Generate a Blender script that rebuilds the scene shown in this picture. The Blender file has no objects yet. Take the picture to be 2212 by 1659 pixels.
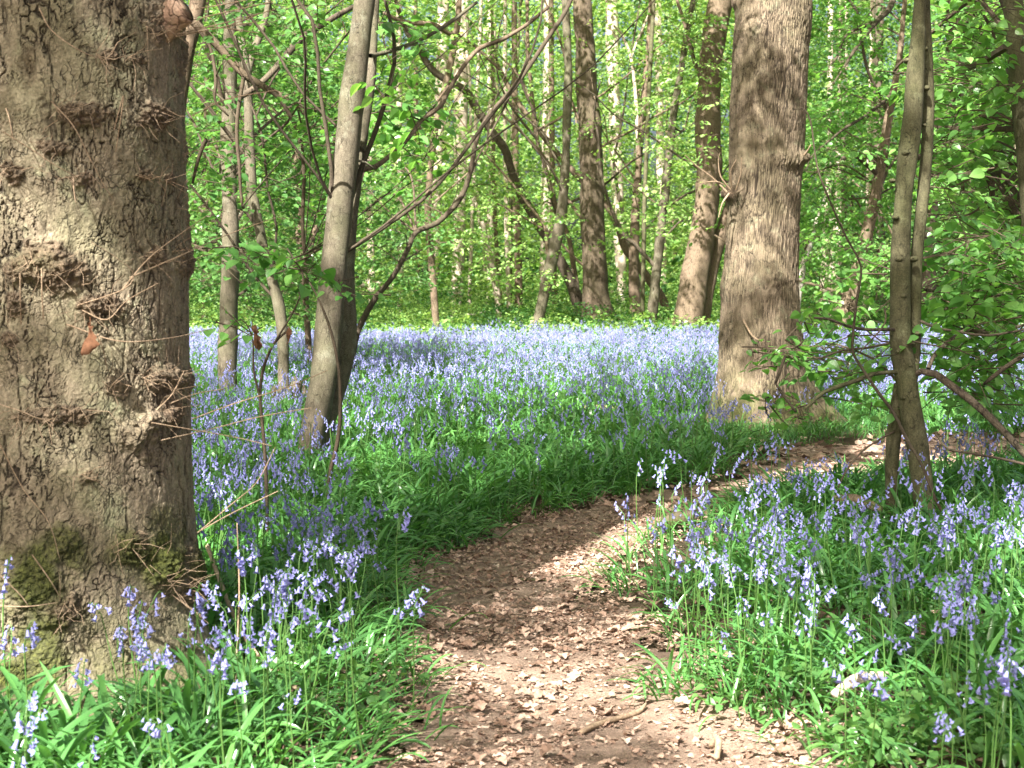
import bpy, math, random
import numpy as np
from mathutils import Vector, Matrix

# ------------------------------------------------------------------ camera, sky, sun, exposure
SC = bpy.context.scene
COL = SC.collection
CAM_H = 1.25
FPX = 3380.0                      # focal length in photo units (2212 wide)
PITCH = math.atan((829.5 - 620.0) / FPX)
cd = bpy.data.cameras.new('camera')
cd.sensor_width = 36.0
cd.lens = 36.0 * FPX / 2212.0
cd.clip_start = 0.05
cd.clip_end = 2000.0
cd.dof.use_dof = True
cd.dof.focus_distance = 8.0
cd.dof.aperture_fstop = 9.0
cam = bpy.data.objects.new('camera', cd)
cam.location = (0, 0, CAM_H)
cam.rotation_euler = (math.pi / 2 - PITCH, 0, 0)
COL.objects.link(cam)
SC.camera = cam

SUN_V = np.array([-0.30, -0.66, 0.72])
SUN_V /= np.linalg.norm(SUN_V)
world = bpy.data.worlds.new('World')
SC.world = world
world.use_nodes = True
wn = world.node_tree.nodes
wl = world.node_tree.links
sky = wn.new('ShaderNodeTexSky')
sky.sky_type = 'NISHITA'
sky.sun_disc = False
sky.sun_elevation = math.asin(SUN_V[2])
sky.sun_rotation = math.atan2(SUN_V[0], SUN_V[1])
sky.air_density = 0.7
sky.dust_density = 8.0
sky.ozone_density = 0.3
wl.new(sky.outputs[0], wn['Background'].inputs[0])
wn['Background'].inputs[1].default_value = 0.05
sd = bpy.data.lights.new('sun', 'SUN')
sd.energy = 5.0
sd.angle = math.radians(0.53)
sd.color = (1.0, 0.955, 0.89)
sun = bpy.data.objects.new('sun', sd)
sun.rotation_euler = Vector(SUN_V).to_track_quat('Z', 'Y').to_euler()
sun.location = (0, 0, 40)
COL.objects.link(sun)
SC.view_settings.view_transform = 'Standard'
SC.view_settings.look = 'None'
SC.view_settings.exposure = 2.4
SC.view_settings.gamma = 1.0
SC.cycles.max_bounces = 10
SC.cycles.diffuse_bounces = 5
SC.cycles.transmission_bounces = 6
SC.cycles.sample_clamp_indirect = 6.0

rng = np.random.default_rng(7)
random.seed(7)
U = rng.uniform

# ------------------------------------------------------------------ photo units -> world
_cp, _sp = math.cos(PITCH), math.sin(PITCH)
def ray(px, py):
    u = (px - 1106.0) / FPX
    v = (829.5 - py) / FPX
    return np.array([u, _cp + v * _sp, -_sp + v * _cp])
def at(px, py, Y):
    d = ray(px, py)
    return np.array([0, 0, CAM_H]) + d * (Y / d[1])
def ground(px, py):
    d = ray(px, py)
    return np.array([0, 0, CAM_H]) + d * (-CAM_H / d[2])
def proj(P):
    P = np.asarray(P, float)
    x, y, z = P[..., 0], P[..., 1], P[..., 2] - CAM_H
    f = y * _cp - z * _sp
    f = np.maximum(f, 1e-3)
    v = (y * _sp + z * _cp) / f
    return 1106.0 + FPX * x / f, 829.5 - FPX * v
# readings were taken from six enlargements of the photograph; these put them back into its units
def R1(L): return [(.5013 * a[0], .5013 * a[1]) + tuple(.5013 * q for q in a[2:]) for a in L]
def R2(L): return [(734 + .5013 * a[0], .5013 * a[1]) + tuple(.5013 * q for q in a[2:]) for a in L]
def R3(L): return [(1469 + .5013 * a[0], .5013 * a[1]) + tuple(.5013 * q for q in a[2:]) for a in L]
def R4(L): return [(.5013 * a[0], 827 + .5013 * a[1]) + tuple(.5013 * q for q in a[2:]) for a in L]
def R5(L): return [(734 + .5013 * a[0], 827 + .5013 * a[1]) + tuple(.5013 * q for q in a[2:]) for a in L]
def R6(L): return [(1469 + .5013 * a[0], 827 + .5013 * a[1]) + tuple(.5013 * q for q in a[2:]) for a in L]

# ------------------------------------------------------------------ noise in numpy
def _hash(ix, iy, iz, s):
    h = (ix.astype(np.int64) * 374761393 + iy.astype(np.int64) * 668265263 + iz.astype(np.int64) * 2147483647 + s * 974634533) & 0xFFFFFFFF
    h = ((h ^ (h >> 13)) * 1274126177) & 0xFFFFFFFF
    h = ((h ^ (h >> 15)) * 2246822519) & 0xFFFFFFFF
    return ((h ^ (h >> 16)) & 0xFFFFFF) / float(0xFFFFFF)
def vnoise(P, s=0):
    P = np.asarray(P, float)
    i = np.floor(P)
    f = P - i
    f = f * f * (3 - 2 * f)
    ix, iy, iz = i[:, 0], i[:, 1], i[:, 2]
    out = 0
    for dx in (0, 1):
        wx = f[:, 0] if dx else 1 - f[:, 0]
        for dy in (0, 1):
            wy = f[:, 1] if dy else 1 - f[:, 1]
            for dz in (0, 1):
                wz = f[:, 2] if dz else 1 - f[:, 2]
                out = out + wx * wy * wz * _hash(ix + dx, iy + dy, iz + dz, s)
    return out * 2 - 1
def fbm(P, s=0, o=4):
    P = np.asarray(P, float)
    t, a, r = 0, 1.0, 0.0
    for k in range(o):
        t = t + a * vnoise(P * (2 ** k), s + k * 17)
        r += a
        a *= .5
    return t / r
def worley(P, s=0):
    P = np.asarray(P, float)
    i = np.floor(P)
    d1 = np.full(len(P), 9.0)
    d2 = np.full(len(P), 9.0)
    hid = np.zeros(len(P))
    for dx in (-1, 0, 1):
        for dy in (-1, 0, 1):
            for dz in (-1, 0, 1):
                c = i + np.array([dx, dy, dz])
                q = np.stack([c[:, k] + _hash(c[:, 0], c[:, 1], c[:, 2], s + 31 * k) for k in range(3)], 1)
                d = np.sqrt(((q - P) ** 2).sum(1))
                n1 = np.minimum(d1, d)
                hid = np.where(d < d1, _hash(c[:, 0], c[:, 1], c[:, 2], s + 177), hid)
                d2 = np.where(d < d1, d1, np.minimum(d2, d))
                d1 = n1
    return d1, d2, hid
def worley2(a, b, s=0):
    """flat cells: one layer only"""
    P = np.stack([a, np.full(len(a), .5), b], 1)
    i = np.floor(P)
    d1 = np.full(len(P), 9.0); d2 = np.full(len(P), 9.0); hid = np.zeros(len(P))
    for dx in (-1, 0, 1):
        for dz in (-1, 0, 1):
            cx, cz = i[:, 0] + dx, i[:, 2] + dz
            o = np.zeros(len(P))
            q0 = cx + _hash(cx, o, cz, s); q1 = cz + _hash(cx, o, cz, s + 31)
            d = np.hypot(q0 - P[:, 0], q1 - P[:, 2])
            n1 = np.minimum(d1, d)
            hid = np.where(d < d1, _hash(cx, o, cz, s + 177), hid)
            d2 = np.where(d < d1, d1, np.minimum(d2, d))
            d1 = n1
    return d1, d2, hid
def sstep(a, b, x):
    t = np.clip((x - a) / (b - a), 0, 1)
    return t * t * (3 - 2 * t)

# ------------------------------------------------------------------ mesh building
class Acc:
    def __init__(self):
        self.V, self.F, self.M, self.n = [], [], [], 0
    def add(self, V, F, mat=0):
        V = np.asarray(V, np.float32).reshape(-1, 3)
        F = np.asarray(F, np.int64).reshape(-1, 4)
        if not len(F):
            return
        self.V.append(V)
        self.F.append(F + self.n)
        self.M.append(np.full(len(F), mat, np.int32))
        self.n += len(V)
    def empty(self):
        return self.n == 0
    def mesh(self, name, mats, smooth=True, origin=None, attrs=None):
        V = np.concatenate(self.V)
        if origin is not None:
            V = V - np.asarray(origin, np.float32)
        F = np.concatenate(self.F)
        M = np.concatenate(self.M)
        me = bpy.data.meshes.new(name)
        tri = F[:, 3] == F[:, 2]
        tot = np.where(tri, 3, 4)
        start = np.concatenate([[0], np.cumsum(tot)[:-1]])
        keep = np.ones(F.shape, bool)
        keep[tri, 3] = False
        loops = F[keep]
        me.vertices.add(len(V))
        me.vertices.foreach_set('co', V.ravel().astype(np.float32))
        me.loops.add(len(loops))
        me.loops.foreach_set('vertex_index', loops.astype(np.int32))
        me.polygons.add(len(F))
        me.polygons.foreach_set('loop_start', start.astype(np.int32))
        me.polygons.foreach_set('material_index', M)
        me.polygons.foreach_set('use_smooth', np.full(len(F), smooth, bool))
        for m in mats:
            me.materials.append(m)
        if attrs:
            for k, a in attrs.items():
                at_ = me.attributes.new(k, 'FLOAT', 'POINT')
                at_.data.foreach_set('value', np.asarray(a, np.float32))
        me.update(calc_edges=True)
        return me

def link(name, data, parent=None, loc=None):
    o = bpy.data.objects.new(name, data)
    COL.objects.link(o)
    if parent is not None:
        o.parent = parent
    if loc is not None:
        o.location = tuple(float(q) for q in loc)
    return o
def tag(o, label=None, cat=None, group=None, kind=None):
    if label: o['label'] = label
    if cat: o['category'] = cat
    if group: o['group'] = group
    if kind: o['kind'] = kind
    return o

def inst(V, F, pos, R, scale):
    """numpy copies of a template into one vertex/face pair"""
    n, m = len(V), len(pos)
    S = np.asarray(scale, float)
    S = S[:, None, None] if S.ndim == 1 else S[:, None, :]
    W = (V[None] * S) @ np.swapaxes(R, 1, 2) + pos[:, None, :]
    FF = F[None] + (np.arange(m) * n)[:, None, None]
    return W.reshape(-1, 3), FF.reshape(-1, 4)
def rotz(a):
    c, s, z, o = np.cos(a), np.sin(a), np.zeros_like(a), np.ones_like(a)
    return np.stack([np.stack([c, -s, z], 1), np.stack([s, c, z], 1), np.stack([z, z, o], 1)], 1)
def rotx(a):
    c, s, z, o = np.cos(a), np.sin(a), np.zeros_like(a), np.ones_like(a)
    return np.stack([np.stack([o, z, z], 1), np.stack([z, c, -s], 1), np.stack([z, s, c], 1)], 1)
def roty(a):
    c, s, z, o = np.cos(a), np.sin(a), np.zeros_like(a), np.ones_like(a)
    return np.stack([np.stack([c, z, s], 1), np.stack([z, o, z], 1), np.stack([-s, z, c], 1)], 1)
def norm(v):
    return v / np.maximum(np.linalg.norm(v, axis=-1, keepdims=True), 1e-9)

def spline(P, step):
    """Catmull-Rom through the rows of P (x,y,z,r...), resampled by length"""
    P = np.asarray(P, float)
    if len(P) < 2:
        return P
    Q = np.vstack([2 * P[0] - P[1], P, 2 * P[-1] - P[-2]])
    out = []
    for k in range(1, len(Q) - 2):
        L = np.linalg.norm(Q[k + 1, :3] - Q[k, :3])
        n = max(1, int(math.ceil(L / step)))
        t = (np.arange(n) / n)[:, None]
        a, b, c, d = Q[k - 1], Q[k], Q[k + 1], Q[k + 2]
        out.append(.5 * (2 * b + (c - a) * t + (2 * a - 5 * b + 4 * c - d) * t ** 2 + (3 * b - a - 3 * c + d) * t ** 3))
    out.append(P[-1:])
    return np.vstack(out)

def frames(C):
    T = norm(np.gradient(C, axis=0))
    ref = np.array([1.0, 0, 0]) if abs(T[0, 0]) < .8 else np.array([0, 1.0, 0])
    A = np.zeros_like(C)
    a = norm(ref - T[0] * (ref @ T[0]))
    for k in range(len(C)):
        a = a - T[k] * (a @ T[k])
        a = a / max(np.linalg.norm(a), 1e-9)
        A[k] = a
    return T, A, np.cross(T, A)

def tube_faces(rows, seg):
    i = np.arange(rows - 1)[:, None] * seg
    j = np.arange(seg)[None]
    j2 = (j + 1) % seg
    return np.stack([i + j, i + j2, i + seg + j2, i + seg + j], 2).reshape(-1, 4)

def tube(P, step=.05, seg=8, rough=0.0, seed=0, flare=None, lump=0.0, cap=True):
    """bark tube along rows (x,y,z,r); returns V, F"""
    S = spline(P, step)
    C, r = S[:, :3], np.maximum(S[:, 3], 5e-4)
    T, A, B = frames(C)
    th = np.arange(seg) / seg * 2 * math.pi
    D = np.cos(th)[None, :, None] * A[:, None] + np.sin(th)[None, :, None] * B[:, None]
    rad = np.repeat(r[:, None], seg, 1)
    if flare:
        amp, hgt, lobes, ph = flare
        h = np.clip((C[:, 2] - C[0, 2]) / hgt, 0, 1)[:, None]
        k = (1 - h) ** 2.4
        rad = rad * (1 + k * amp * (.45 + .75 * np.maximum(0, np.cos(lobes * th + ph))[None] ** 1.5 + .3 * np.cos(th * 2 + ph * 3)[None]))
    W = C[:, None] + D * rad[..., None]
    if rough or lump:
        q = W.reshape(-1, 3)
        dn = 0
        if lump:
            dn = dn + lump * fbm(q * 2.2 + seed * 7.1, seed, 3).reshape(rad.shape) * rad
        if rough:
            dn = dn + rough * fbm(q * np.array([14, 14, 5.]) + seed * 3.3, seed + 5, 3).reshape(rad.shape) * rad
        W = W + D * np.asarray(dn)[..., None]
    V = W.reshape(-1, 3)
    F = tube_faces(len(C), seg)
    if cap:
        n = len(V)
        V = np.vstack([V, C[-1] + T[-1] * r[-1] * .6])
        j = np.arange(seg)
        b = (len(C) - 1) * seg
        F = np.vstack([F, np.stack([b + j, b + (j + 1) % seg, np.full(seg, n), np.full(seg, n)], 1)])
    return V, F
# ------------------------------------------------------------------ materials
class NT:
    def __init__(self, name):
        self.m = bpy.data.materials.new(name)
        self.m.use_nodes = True
        self.t = self.m.node_tree
        self.t.nodes.clear()
        self.out = self.n('ShaderNodeOutputMaterial')
    def n(self, typ, **kw):
        nd = self.t.nodes.new(typ)
        for k, v in kw.items():
            if k.startswith('i_'):
                key = k[2:].replace('_', ' ')
                nd.inputs[key].default_value = v
            else:
                setattr(nd, k, v)
        return nd
    def l(self, a, b):
        self.t.links.new(a, b)
    def ramp(self, fac, stops):
        r = self.n('ShaderNodeValToRGB')
        e = r.color_ramp.elements
        while len(e) > 1: e.remove(e[-1])
        for i, (p, c) in enumerate(stops):
            x = e[0] if i == 0 else e.new(p)
            x.position = p
            x.color = (*c, 1) if len(c) == 3 else c
        self.l(fac, r.inputs[0])
        return r.outputs[0]
    def mix(self, fac, a, b, mode='MIX'):
        m = self.n('ShaderNodeMix', data_type='RGBA', blend_type=mode)
        for sock, v in ((m.inputs[0], fac), (m.inputs[6], a), (m.inputs[7], b)):
            if hasattr(v, 'is_linked') or hasattr(v, 'links'):
                self.l(v, sock)
            elif isinstance(v, (int, float)):
                sock.default_value = v
            else:
                sock.default_value = (*v, 1)
        return m.outputs[2]
    def math(self, op, a, b=None):
        m = self.n('ShaderNodeMath', operation=op)
        for i, v in enumerate((a, b)):
            if v is None: continue
            if hasattr(v, 'links'): self.l(v, m.inputs[i])
            else: m.inputs[i].default_value = v
        return m.outputs[0]
    def coord(self, scale=(1, 1, 1), kind='Object'):
        tc = self.n('ShaderNodeTexCoord')
        mp = self.n('ShaderNodeMapping')
        mp.inputs['Scale'].default_value = scale
        self.l(tc.outputs[kind], mp.inputs[0])
        return mp.outputs[0]
    def noise(self, vec, scale, detail=4, rough=.55):
        x = self.n('ShaderNodeTexNoise')
        x.inputs['Scale'].default_value = scale
        x.inputs['Detail'].default_value = detail
        x.inputs['Roughness'].default_value = rough
        self.l(vec, x.inputs['Vector'])
        return x

def leaf_mat(name, stops, trans, tw=.42, rough=.42, spec=.45):
    t = NT(name)
    g = t.n('ShaderNodeNewGeometry')
    cl = t.noise(t.coord(), 1.1, 2)
    leaf_tone = t.math('ADD', t.math('MULTIPLY', g.outputs['Random Per Island'], .62), t.math('MULTIPLY', t.math('SUBTRACT', cl.outputs[0], .25), .76))  # random per leaf, plus lighter and darker clumps
    c = t.ramp(leaf_tone, stops)
    p = t.n('ShaderNodeBsdfPrincipled')
    p.inputs['Roughness'].default_value = rough
    p.inputs['Specular IOR Level'].default_value = spec
    t.l(c, p.inputs['Base Color'])
    tr = t.n('ShaderNodeBsdfTranslucent')
    tc = t.mix(1.0, c, trans, 'MULTIPLY')
    t.l(tc, tr.inputs[0])
    mx = t.n('ShaderNodeMixShader')
    mx.inputs[0].default_value = tw
    t.l(p.outputs[0], mx.inputs[1])
    t.l(tr.outputs[0], mx.inputs[2])
    t.l(mx.outputs[0], t.out.inputs[0])
    return t.m

def bark_mat(name, dark, light, blotch, vs=(1, 1, .28), crack=26.0, cw=.07, bump=.012, bscale=3.0, rough=.9, mossy=0.0, attrs=False, lichen=None):
    t = NT(name)
    co = t.coord()
    v1 = t.coord(vs)
    warp = t.noise(co, 9, 3)
    wv = t.n('ShaderNodeVectorMath', operation='SCALE')
    wv.inputs[3].default_value = .10
    t.l(warp.outputs['Color'], wv.inputs[0])
    ad = t.n('ShaderNodeVectorMath', operation='ADD')
    t.l(v1, ad.inputs[0]); t.l(wv.outputs[0], ad.inputs[1])
    vo = t.n('ShaderNodeTexVoronoi', feature='DISTANCE_TO_EDGE')
    vo.inputs['Scale'].default_value = crack
    t.l(ad.outputs[0], vo.inputs['Vector'])
    n1 = t.noise(co, bscale, 5, .6)
    n2 = t.noise(v1, 45, 6, .65)
    n3 = t.noise(co, 140, 4, .6)
    base = t.ramp(n2.outputs[0], [(.25, dark), (.52, tuple(.55 * a + .45 * b for a, b in zip(light, dark))), (.75, light)])
    base = t.mix(t.ramp(n1.outputs[0], [(.42, (0, 0, 0)), (.62, (1, 1, 1))]), base, t.mix(.5, base, blotch))
    if lichen:
        n4 = t.noise(co, 7.5, 6, .7)
        base = t.mix(t.ramp(n4.outputs[0], [(.56, (0, 0, 0)), (.66, (.75, .75, .75))]), base, t.mix(.6, base, lichen))
    base = t.mix(1.0, base, t.ramp(n3.outputs[0], [(.3, (.62, .61, .6)), (.7, (1.3, 1.3, 1.3))]), 'MULTIPLY')
    n6 = t.noise(co, 330, 3, .7)
    ck = t.ramp(vo.outputs['Distance'], [(0.0, (1, 1, 1)), (cw, (0, 0, 0))])
    n5 = t.noise(co, 11, 2)
    ck = t.math('MULTIPLY', ck, t.ramp(n5.outputs[0], [(.44, (0, 0, 0)), (.60, (1, 1, 1))]))
    base = t.mix(t.math('MULTIPLY', ck, .9), base, tuple(.3 * q for q in dark))
    hb = t.math('ADD', t.math('MULTIPLY', n2.outputs[0], .5), t.math('MULTIPLY', n3.outputs[0], .45))
    hb = t.math('ADD', hb, t.math('MULTIPLY', n6.outputs[0], .22))
    hb = t.math('SUBTRACT', hb, t.math('MULTIPLY', ck, .7))
    if mossy:
        g = t.n('ShaderNodeNewGeometry')
        sep = t.n('ShaderNodeSeparateXYZ')
        t.l(co, sep.inputs[0])
        low = t.n('ShaderNodeMapRange')
        low.inputs[1].default_value, low.inputs[2].default_value = .05, .55
        low.inputs[3].default_value, low.inputs[4].default_value = 1, 0
        t.l(sep.outputs[2], low.inputs[0])
        nm = t.noise(co, 6, 5, .7)
        mk = t.math('MULTIPLY', low.outputs[0], t.ramp(nm.outputs[0], [(.42, (0, 0, 0)), (.58, (1, 1, 1))]))
        base = t.mix(t.math('MULTIPLY', mk, mossy), base, (.07, .085, .018))
    if attrs:
        a = t.n('ShaderNodeAttribute', attribute_name='burr')
        nb = t.noise(co, 60, 4, .7)
        bc = t.ramp(nb.outputs[0], [(.3, (.035, .024, .016)), (.55, (.12, .082, .055)), (.72, (.27, .19, .13))])
        base = t.mix(t.math('MULTIPLY', a.outputs['Fac'], .75), base, bc)
        a2 = t.n('ShaderNodeAttribute', attribute_name='moss')
        nb2 = t.noise(co, 90, 5, .7)
        mc = t.ramp(nb2.outputs[0], [(.3, (.016, .02, .006)), (.5, (.05, .058, .014)), (.72, (.12, .13, .03))])
        base = t.mix(a2.outputs['Fac'], base, mc)
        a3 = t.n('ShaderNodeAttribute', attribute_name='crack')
        base = t.mix(t.math('MULTIPLY', a3.outputs['Fac'], .93), base, (.022, .016, .011))  # crack brown deepened to near black: furrow shade put into the colour
        hb = t.math('ADD', hb, t.math('MULTIPLY', t.math('MULTIPLY', a2.outputs['Fac'], nb2.outputs[0]), .9))
        hb = t.math('ADD', hb, t.math('MULTIPLY', t.math('MULTIPLY', a.outputs['Fac'], nb.outputs[0]), 1.2))
    p = t.n('ShaderNodeBsdfPrincipled')
    p.inputs['Roughness'].default_value = rough
    p.inputs['Specular IOR Level'].default_value = .25
    t.l(base, p.inputs['Base Color'])
    b = t.n('ShaderNodeBump')
    b.inputs['Strength'].default_value = .9
    b.inputs['Distance'].default_value = bump
    t.l(hb, b.inputs['Height'])
    t.l(b.outputs[0], p.inputs['Normal'])
    t.l(p.outputs[0], t.out.inputs[0])
    return t.m

def island_mat(name, stops, rough=.85, spec=.2, nscale=60, tw=0.0):
    t = NT(name)
    g = t.n('ShaderNodeNewGeometry')
    c = t.ramp(g.outputs['Random Per Island'], stops)
    n = t.noise(t.coord(), nscale, 4, .6)
    c = t.mix(1.0, c, t.ramp(n.outputs[0], [(.3, (.62, .6, .58)), (.7, (1.25, 1.22, 1.2))]), 'MULTIPLY')
    p = t.n('ShaderNodeBsdfPrincipled')
    p.inputs['Roughness'].default_value = rough
    p.inputs['Specular IOR Level'].default_value = spec
    t.l(c, p.inputs['Base Color'])
    if tw:
        tr = t.n('ShaderNodeBsdfTranslucent')
        t.l(c, tr.inputs[0])
        mx = t.n('ShaderNodeMixShader')
        mx.inputs[0].default_value = tw
        t.l(p.outputs[0], mx.inputs[1]); t.l(tr.outputs[0], mx.inputs[2])
        t.l(mx.outputs[0], t.out.inputs[0])
    else:
        t.l(p.outputs[0], t.out.inputs[0])
    return t.m

def soil_mat(name, stops, sc=9, bump=.02):
    t = NT(name)
    co = t.coord()
    n = t.noise(co, sc, 7, .68)
    n2 = t.noise(co, sc * 9, 5, .65)
    c = t.ramp(t.math('ADD', t.math('MULTIPLY', n.outputs[0], .55), t.math('MULTIPLY', n2.outputs[0], .45)), stops)
    p = t.n('ShaderNodeBsdfPrincipled')
    p.inputs['Roughness'].default_value = .95
    p.inputs['Specular IOR Level'].default_value = .15
    t.l(c, p.inputs['Base Color'])
    b = t.n('ShaderNodeBump')
    b.inputs['Distance'].default_value = bump
    t.l(n2.outputs[0], b.inputs['Height'])
    t.l(b.outputs[0], p.inputs['Normal'])
    t.l(p.outputs[0], t.out.inputs[0])
    return t.m

M = {}
# near oak, second oak, smooth hazel, brown stems, pale far stems, twigs
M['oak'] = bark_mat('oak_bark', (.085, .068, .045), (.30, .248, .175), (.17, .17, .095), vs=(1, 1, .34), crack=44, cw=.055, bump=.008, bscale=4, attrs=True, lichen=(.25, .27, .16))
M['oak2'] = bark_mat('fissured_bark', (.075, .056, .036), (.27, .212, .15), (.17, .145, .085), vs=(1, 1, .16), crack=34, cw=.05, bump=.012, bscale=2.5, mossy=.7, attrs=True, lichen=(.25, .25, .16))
M['hazel'] = bark_mat('hazel_bark', (.06, .05, .034), (.16, .137, .098), (.095, .098, .052), vs=(1, 1, .4), crack=30, cw=.03, bump=.005, bscale=3.5, lichen=(.22, .22, .16))
M['hazel_green'] = bark_mat('green_hazel_bark', (.045, .043, .022), (.13, .12, .068), (.075, .083, .032), vs=(1, 1, .4), crack=30, cw=.03, bump=.005, bscale=3, lichen=(.2, .21, .12))
M['brown'] = bark_mat('brown_bark', (.075, .052, .034), (.22, .165, .115), (.14, .11, .07), vs=(1, 1, .3), crack=17, cw=.05, bump=.01, bscale=2, mossy=.5)
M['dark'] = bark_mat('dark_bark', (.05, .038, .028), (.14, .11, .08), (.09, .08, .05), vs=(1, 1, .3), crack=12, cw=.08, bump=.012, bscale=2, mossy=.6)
M['oak3'] = bark_mat('brown_fissured_bark', (.05, .038, .026), (.18, .135, .095), (.11, .095, .055), vs=(1, 1, .2), crack=16, cw=.06, bump=.02, bscale=2, mossy=.8)
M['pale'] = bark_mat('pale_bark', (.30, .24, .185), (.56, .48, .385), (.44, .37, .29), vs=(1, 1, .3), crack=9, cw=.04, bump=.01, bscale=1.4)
M['twig'] = bark_mat('twig_bark', (.045, .034, .024), (.12, .09, .06), (.09, .07, .045), crack=60, cw=.02, bump=.002, bscale=8)
M['limb'] = bark_mat('dark_limb_bark', (.03, .023, .016), (.095, .072, .05), (.06, .055, .03), crack=40, cw=.03, bump=.004, bscale=6)
M['drytwig'] = bark_mat('dry_twig_bark', (.17, .115, .07), (.38, .29, .2), (.24, .17, .11), crack=60, cw=.02, bump=.001, bscale=9)
M['white'] = bark_mat('bleached_wood', (.42, .38, .32), (.68, .63, .56), (.55, .5, .42), crack=20, cw=.04, bump=.004, bscale=4)
M['logred'] = bark_mat('peeled_log_wood', (.24, .14, .09), (.5, .33, .24), (.35, .2, .13), crack=18, cw=.05, bump=.004, bscale=6)
M['cutwood'] = bark_mat('cut_wood', (.20, .12, .08), (.45, .33, .24), (.36, .22, .15), crack=30, cw=.08, bump=.004, bscale=14)

g0 = [(0, (.050, .135, .038)), (.35, (.075, .185, .048)), (.7, (.11, .23, .06)), (1, (.17, .29, .09))]
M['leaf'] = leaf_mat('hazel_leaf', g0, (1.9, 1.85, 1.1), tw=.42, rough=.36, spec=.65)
M['leaf_fresh_lit'] = leaf_mat('fresh_leaf_lit', [(0, (.07, .19, .045)), (.4, (.11, .26, .06)), (.8, (.16, .32, .075)), (1, (.24, .38, .12))], (1.8, 1.8, 1.0), tw=.45, rough=.36, spec=.65)  # lightened leaf copy: sun on the near sprays is painted into its green
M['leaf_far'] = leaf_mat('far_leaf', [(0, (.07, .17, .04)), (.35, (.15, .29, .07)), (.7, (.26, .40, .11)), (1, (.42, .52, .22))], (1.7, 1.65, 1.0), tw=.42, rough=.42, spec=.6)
M['leaf_dark'] = leaf_mat('shaded_leaf', [(0, (.03, .09, .03)), (.5, (.048, .13, .034)), (1, (.08, .18, .04))], (1.8, 1.9, .9), tw=.4, rough=.5, spec=.3)  # dark leaf copy; the far wood uses it for shade set in colour
M['strap'] = leaf_mat('strap_leaf', [(0, (.05, .14, .042)), (.5, (.075, .205, .055)), (.85, (.11, .265, .065)), (.97, (.17, .29, .07)), (1, (.33, .28, .12))], (1.7, 1.7, .8), tw=.3, rough=.27, spec=.6)
M['stalk'] = leaf_mat('flower_stalk', [(0, (.07, .17, .04)), (1, (.13, .25, .06))], (1.5, 1.5, .8), tw=.3, rough=.4)
M['bell'] = leaf_mat('bluebell_petal', [(0, (.20, .20, .48)), (.5, (.285, .29, .61)), (.85, (.375, .385, .70)), (1, (.49, .51, .81))], (1.2, 1.15, 1.15), tw=.35, rough=.55, spec=.25)
M['dead'] = island_mat('dead_leaf', [(0, (.13, .083, .058)), (.3, (.27, .18, .132)), (.7, (.39, .275, .21)), (.95, (.46, .34, .265)), (1, (.54, .43, .35))], tw=.12)
M['deadbig'] = island_mat('curled_dead_leaf', [(0, (.13, .062, .034)), (1, (.18, .09, .05))], tw=.25)
M['chip'] = island_mat('wood_chip', [(0, (.16, .105, .075)), (.5, (.33, .235, .178)), (.9, (.45, .335, .265)), (1, (.56, .46, .38))])
M['soil'] = soil_mat('woodland_soil', [(.32, (.03, .022, .015)), (.5, (.075, .055, .033)), (.66, (.13, .09, .055))])
M['pathsoil'] = soil_mat('trodden_leaf_mould', [(.32, (.16, .108, .08)), (.5, (.31, .22, .165)), (.66, (.44, .325, .25))], sc=14)
# ------------------------------------------------------------------ leaf templates (x across, y along, z up)
def T_leaf(level):
    if level == 2:      # ovate leaf with folded midrib
        ys = [0, .12, .32, .55, .78, 1.0]
        ws = [.0, .26, .39, .36, .21, .0]
        V, F = [], []
        for y, w in zip(ys, ws):
            d = -.22 * y * y
            V += [(-w, y, d + .10 * w / .4), (0, y, d), (w, y, d + .10 * w / .4)]
        for k in range(len(ys) - 1):
            a, b = 3 * k, 3 * k + 3
            F += [(a, a + 1, b + 1, b), (a + 1, a + 2, b + 2, b + 1)]
        return np.array(V), np.array(F)
    if level == 1:
        V = [(0, 0, 0), (-.34, .28, .05), (0, .4, -.03), (.34, .28, .05), (-.28, .68, -.03), (.28, .68, -.03), (0, 1, -.2)]
        F = [(0, 2, 1, 1), (0, 3, 2, 2), (1, 2, 6, 4), (2, 3, 5, 6)]
        return np.array(V, float), np.array(F)
    V = [(0, 0, 0), (-.38, .45, .05), (0, 1, -.12), (.38, .45, .05)]
    return np.array(V, float), np.array([(0, 3, 2, 1)])
TL = [T_leaf(0), T_leaf(1), T_leaf(2)]

def leaf_R(axis, nrm):
    """columns x,y,z with y along the leaf axis and z near nrm"""
    y = norm(axis)
    x = norm(np.cross(y, nrm))
    z = np.cross(x, y)
    return np.stack([x, y, z], 2)

def leaves_random(pos, size, tilt=.5, droop=.25):
    n = len(pos)
    a = U(0, 2 * math.pi, n)
    ax = np.stack([np.cos(a), np.sin(a), rng.normal(-droop, .3, n)], 1)
    nm = np.stack([rng.normal(0, tilt, n), rng.normal(0, tilt, n), np.ones(n)], 1)
    return leaf_R(ax, nm)

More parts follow.
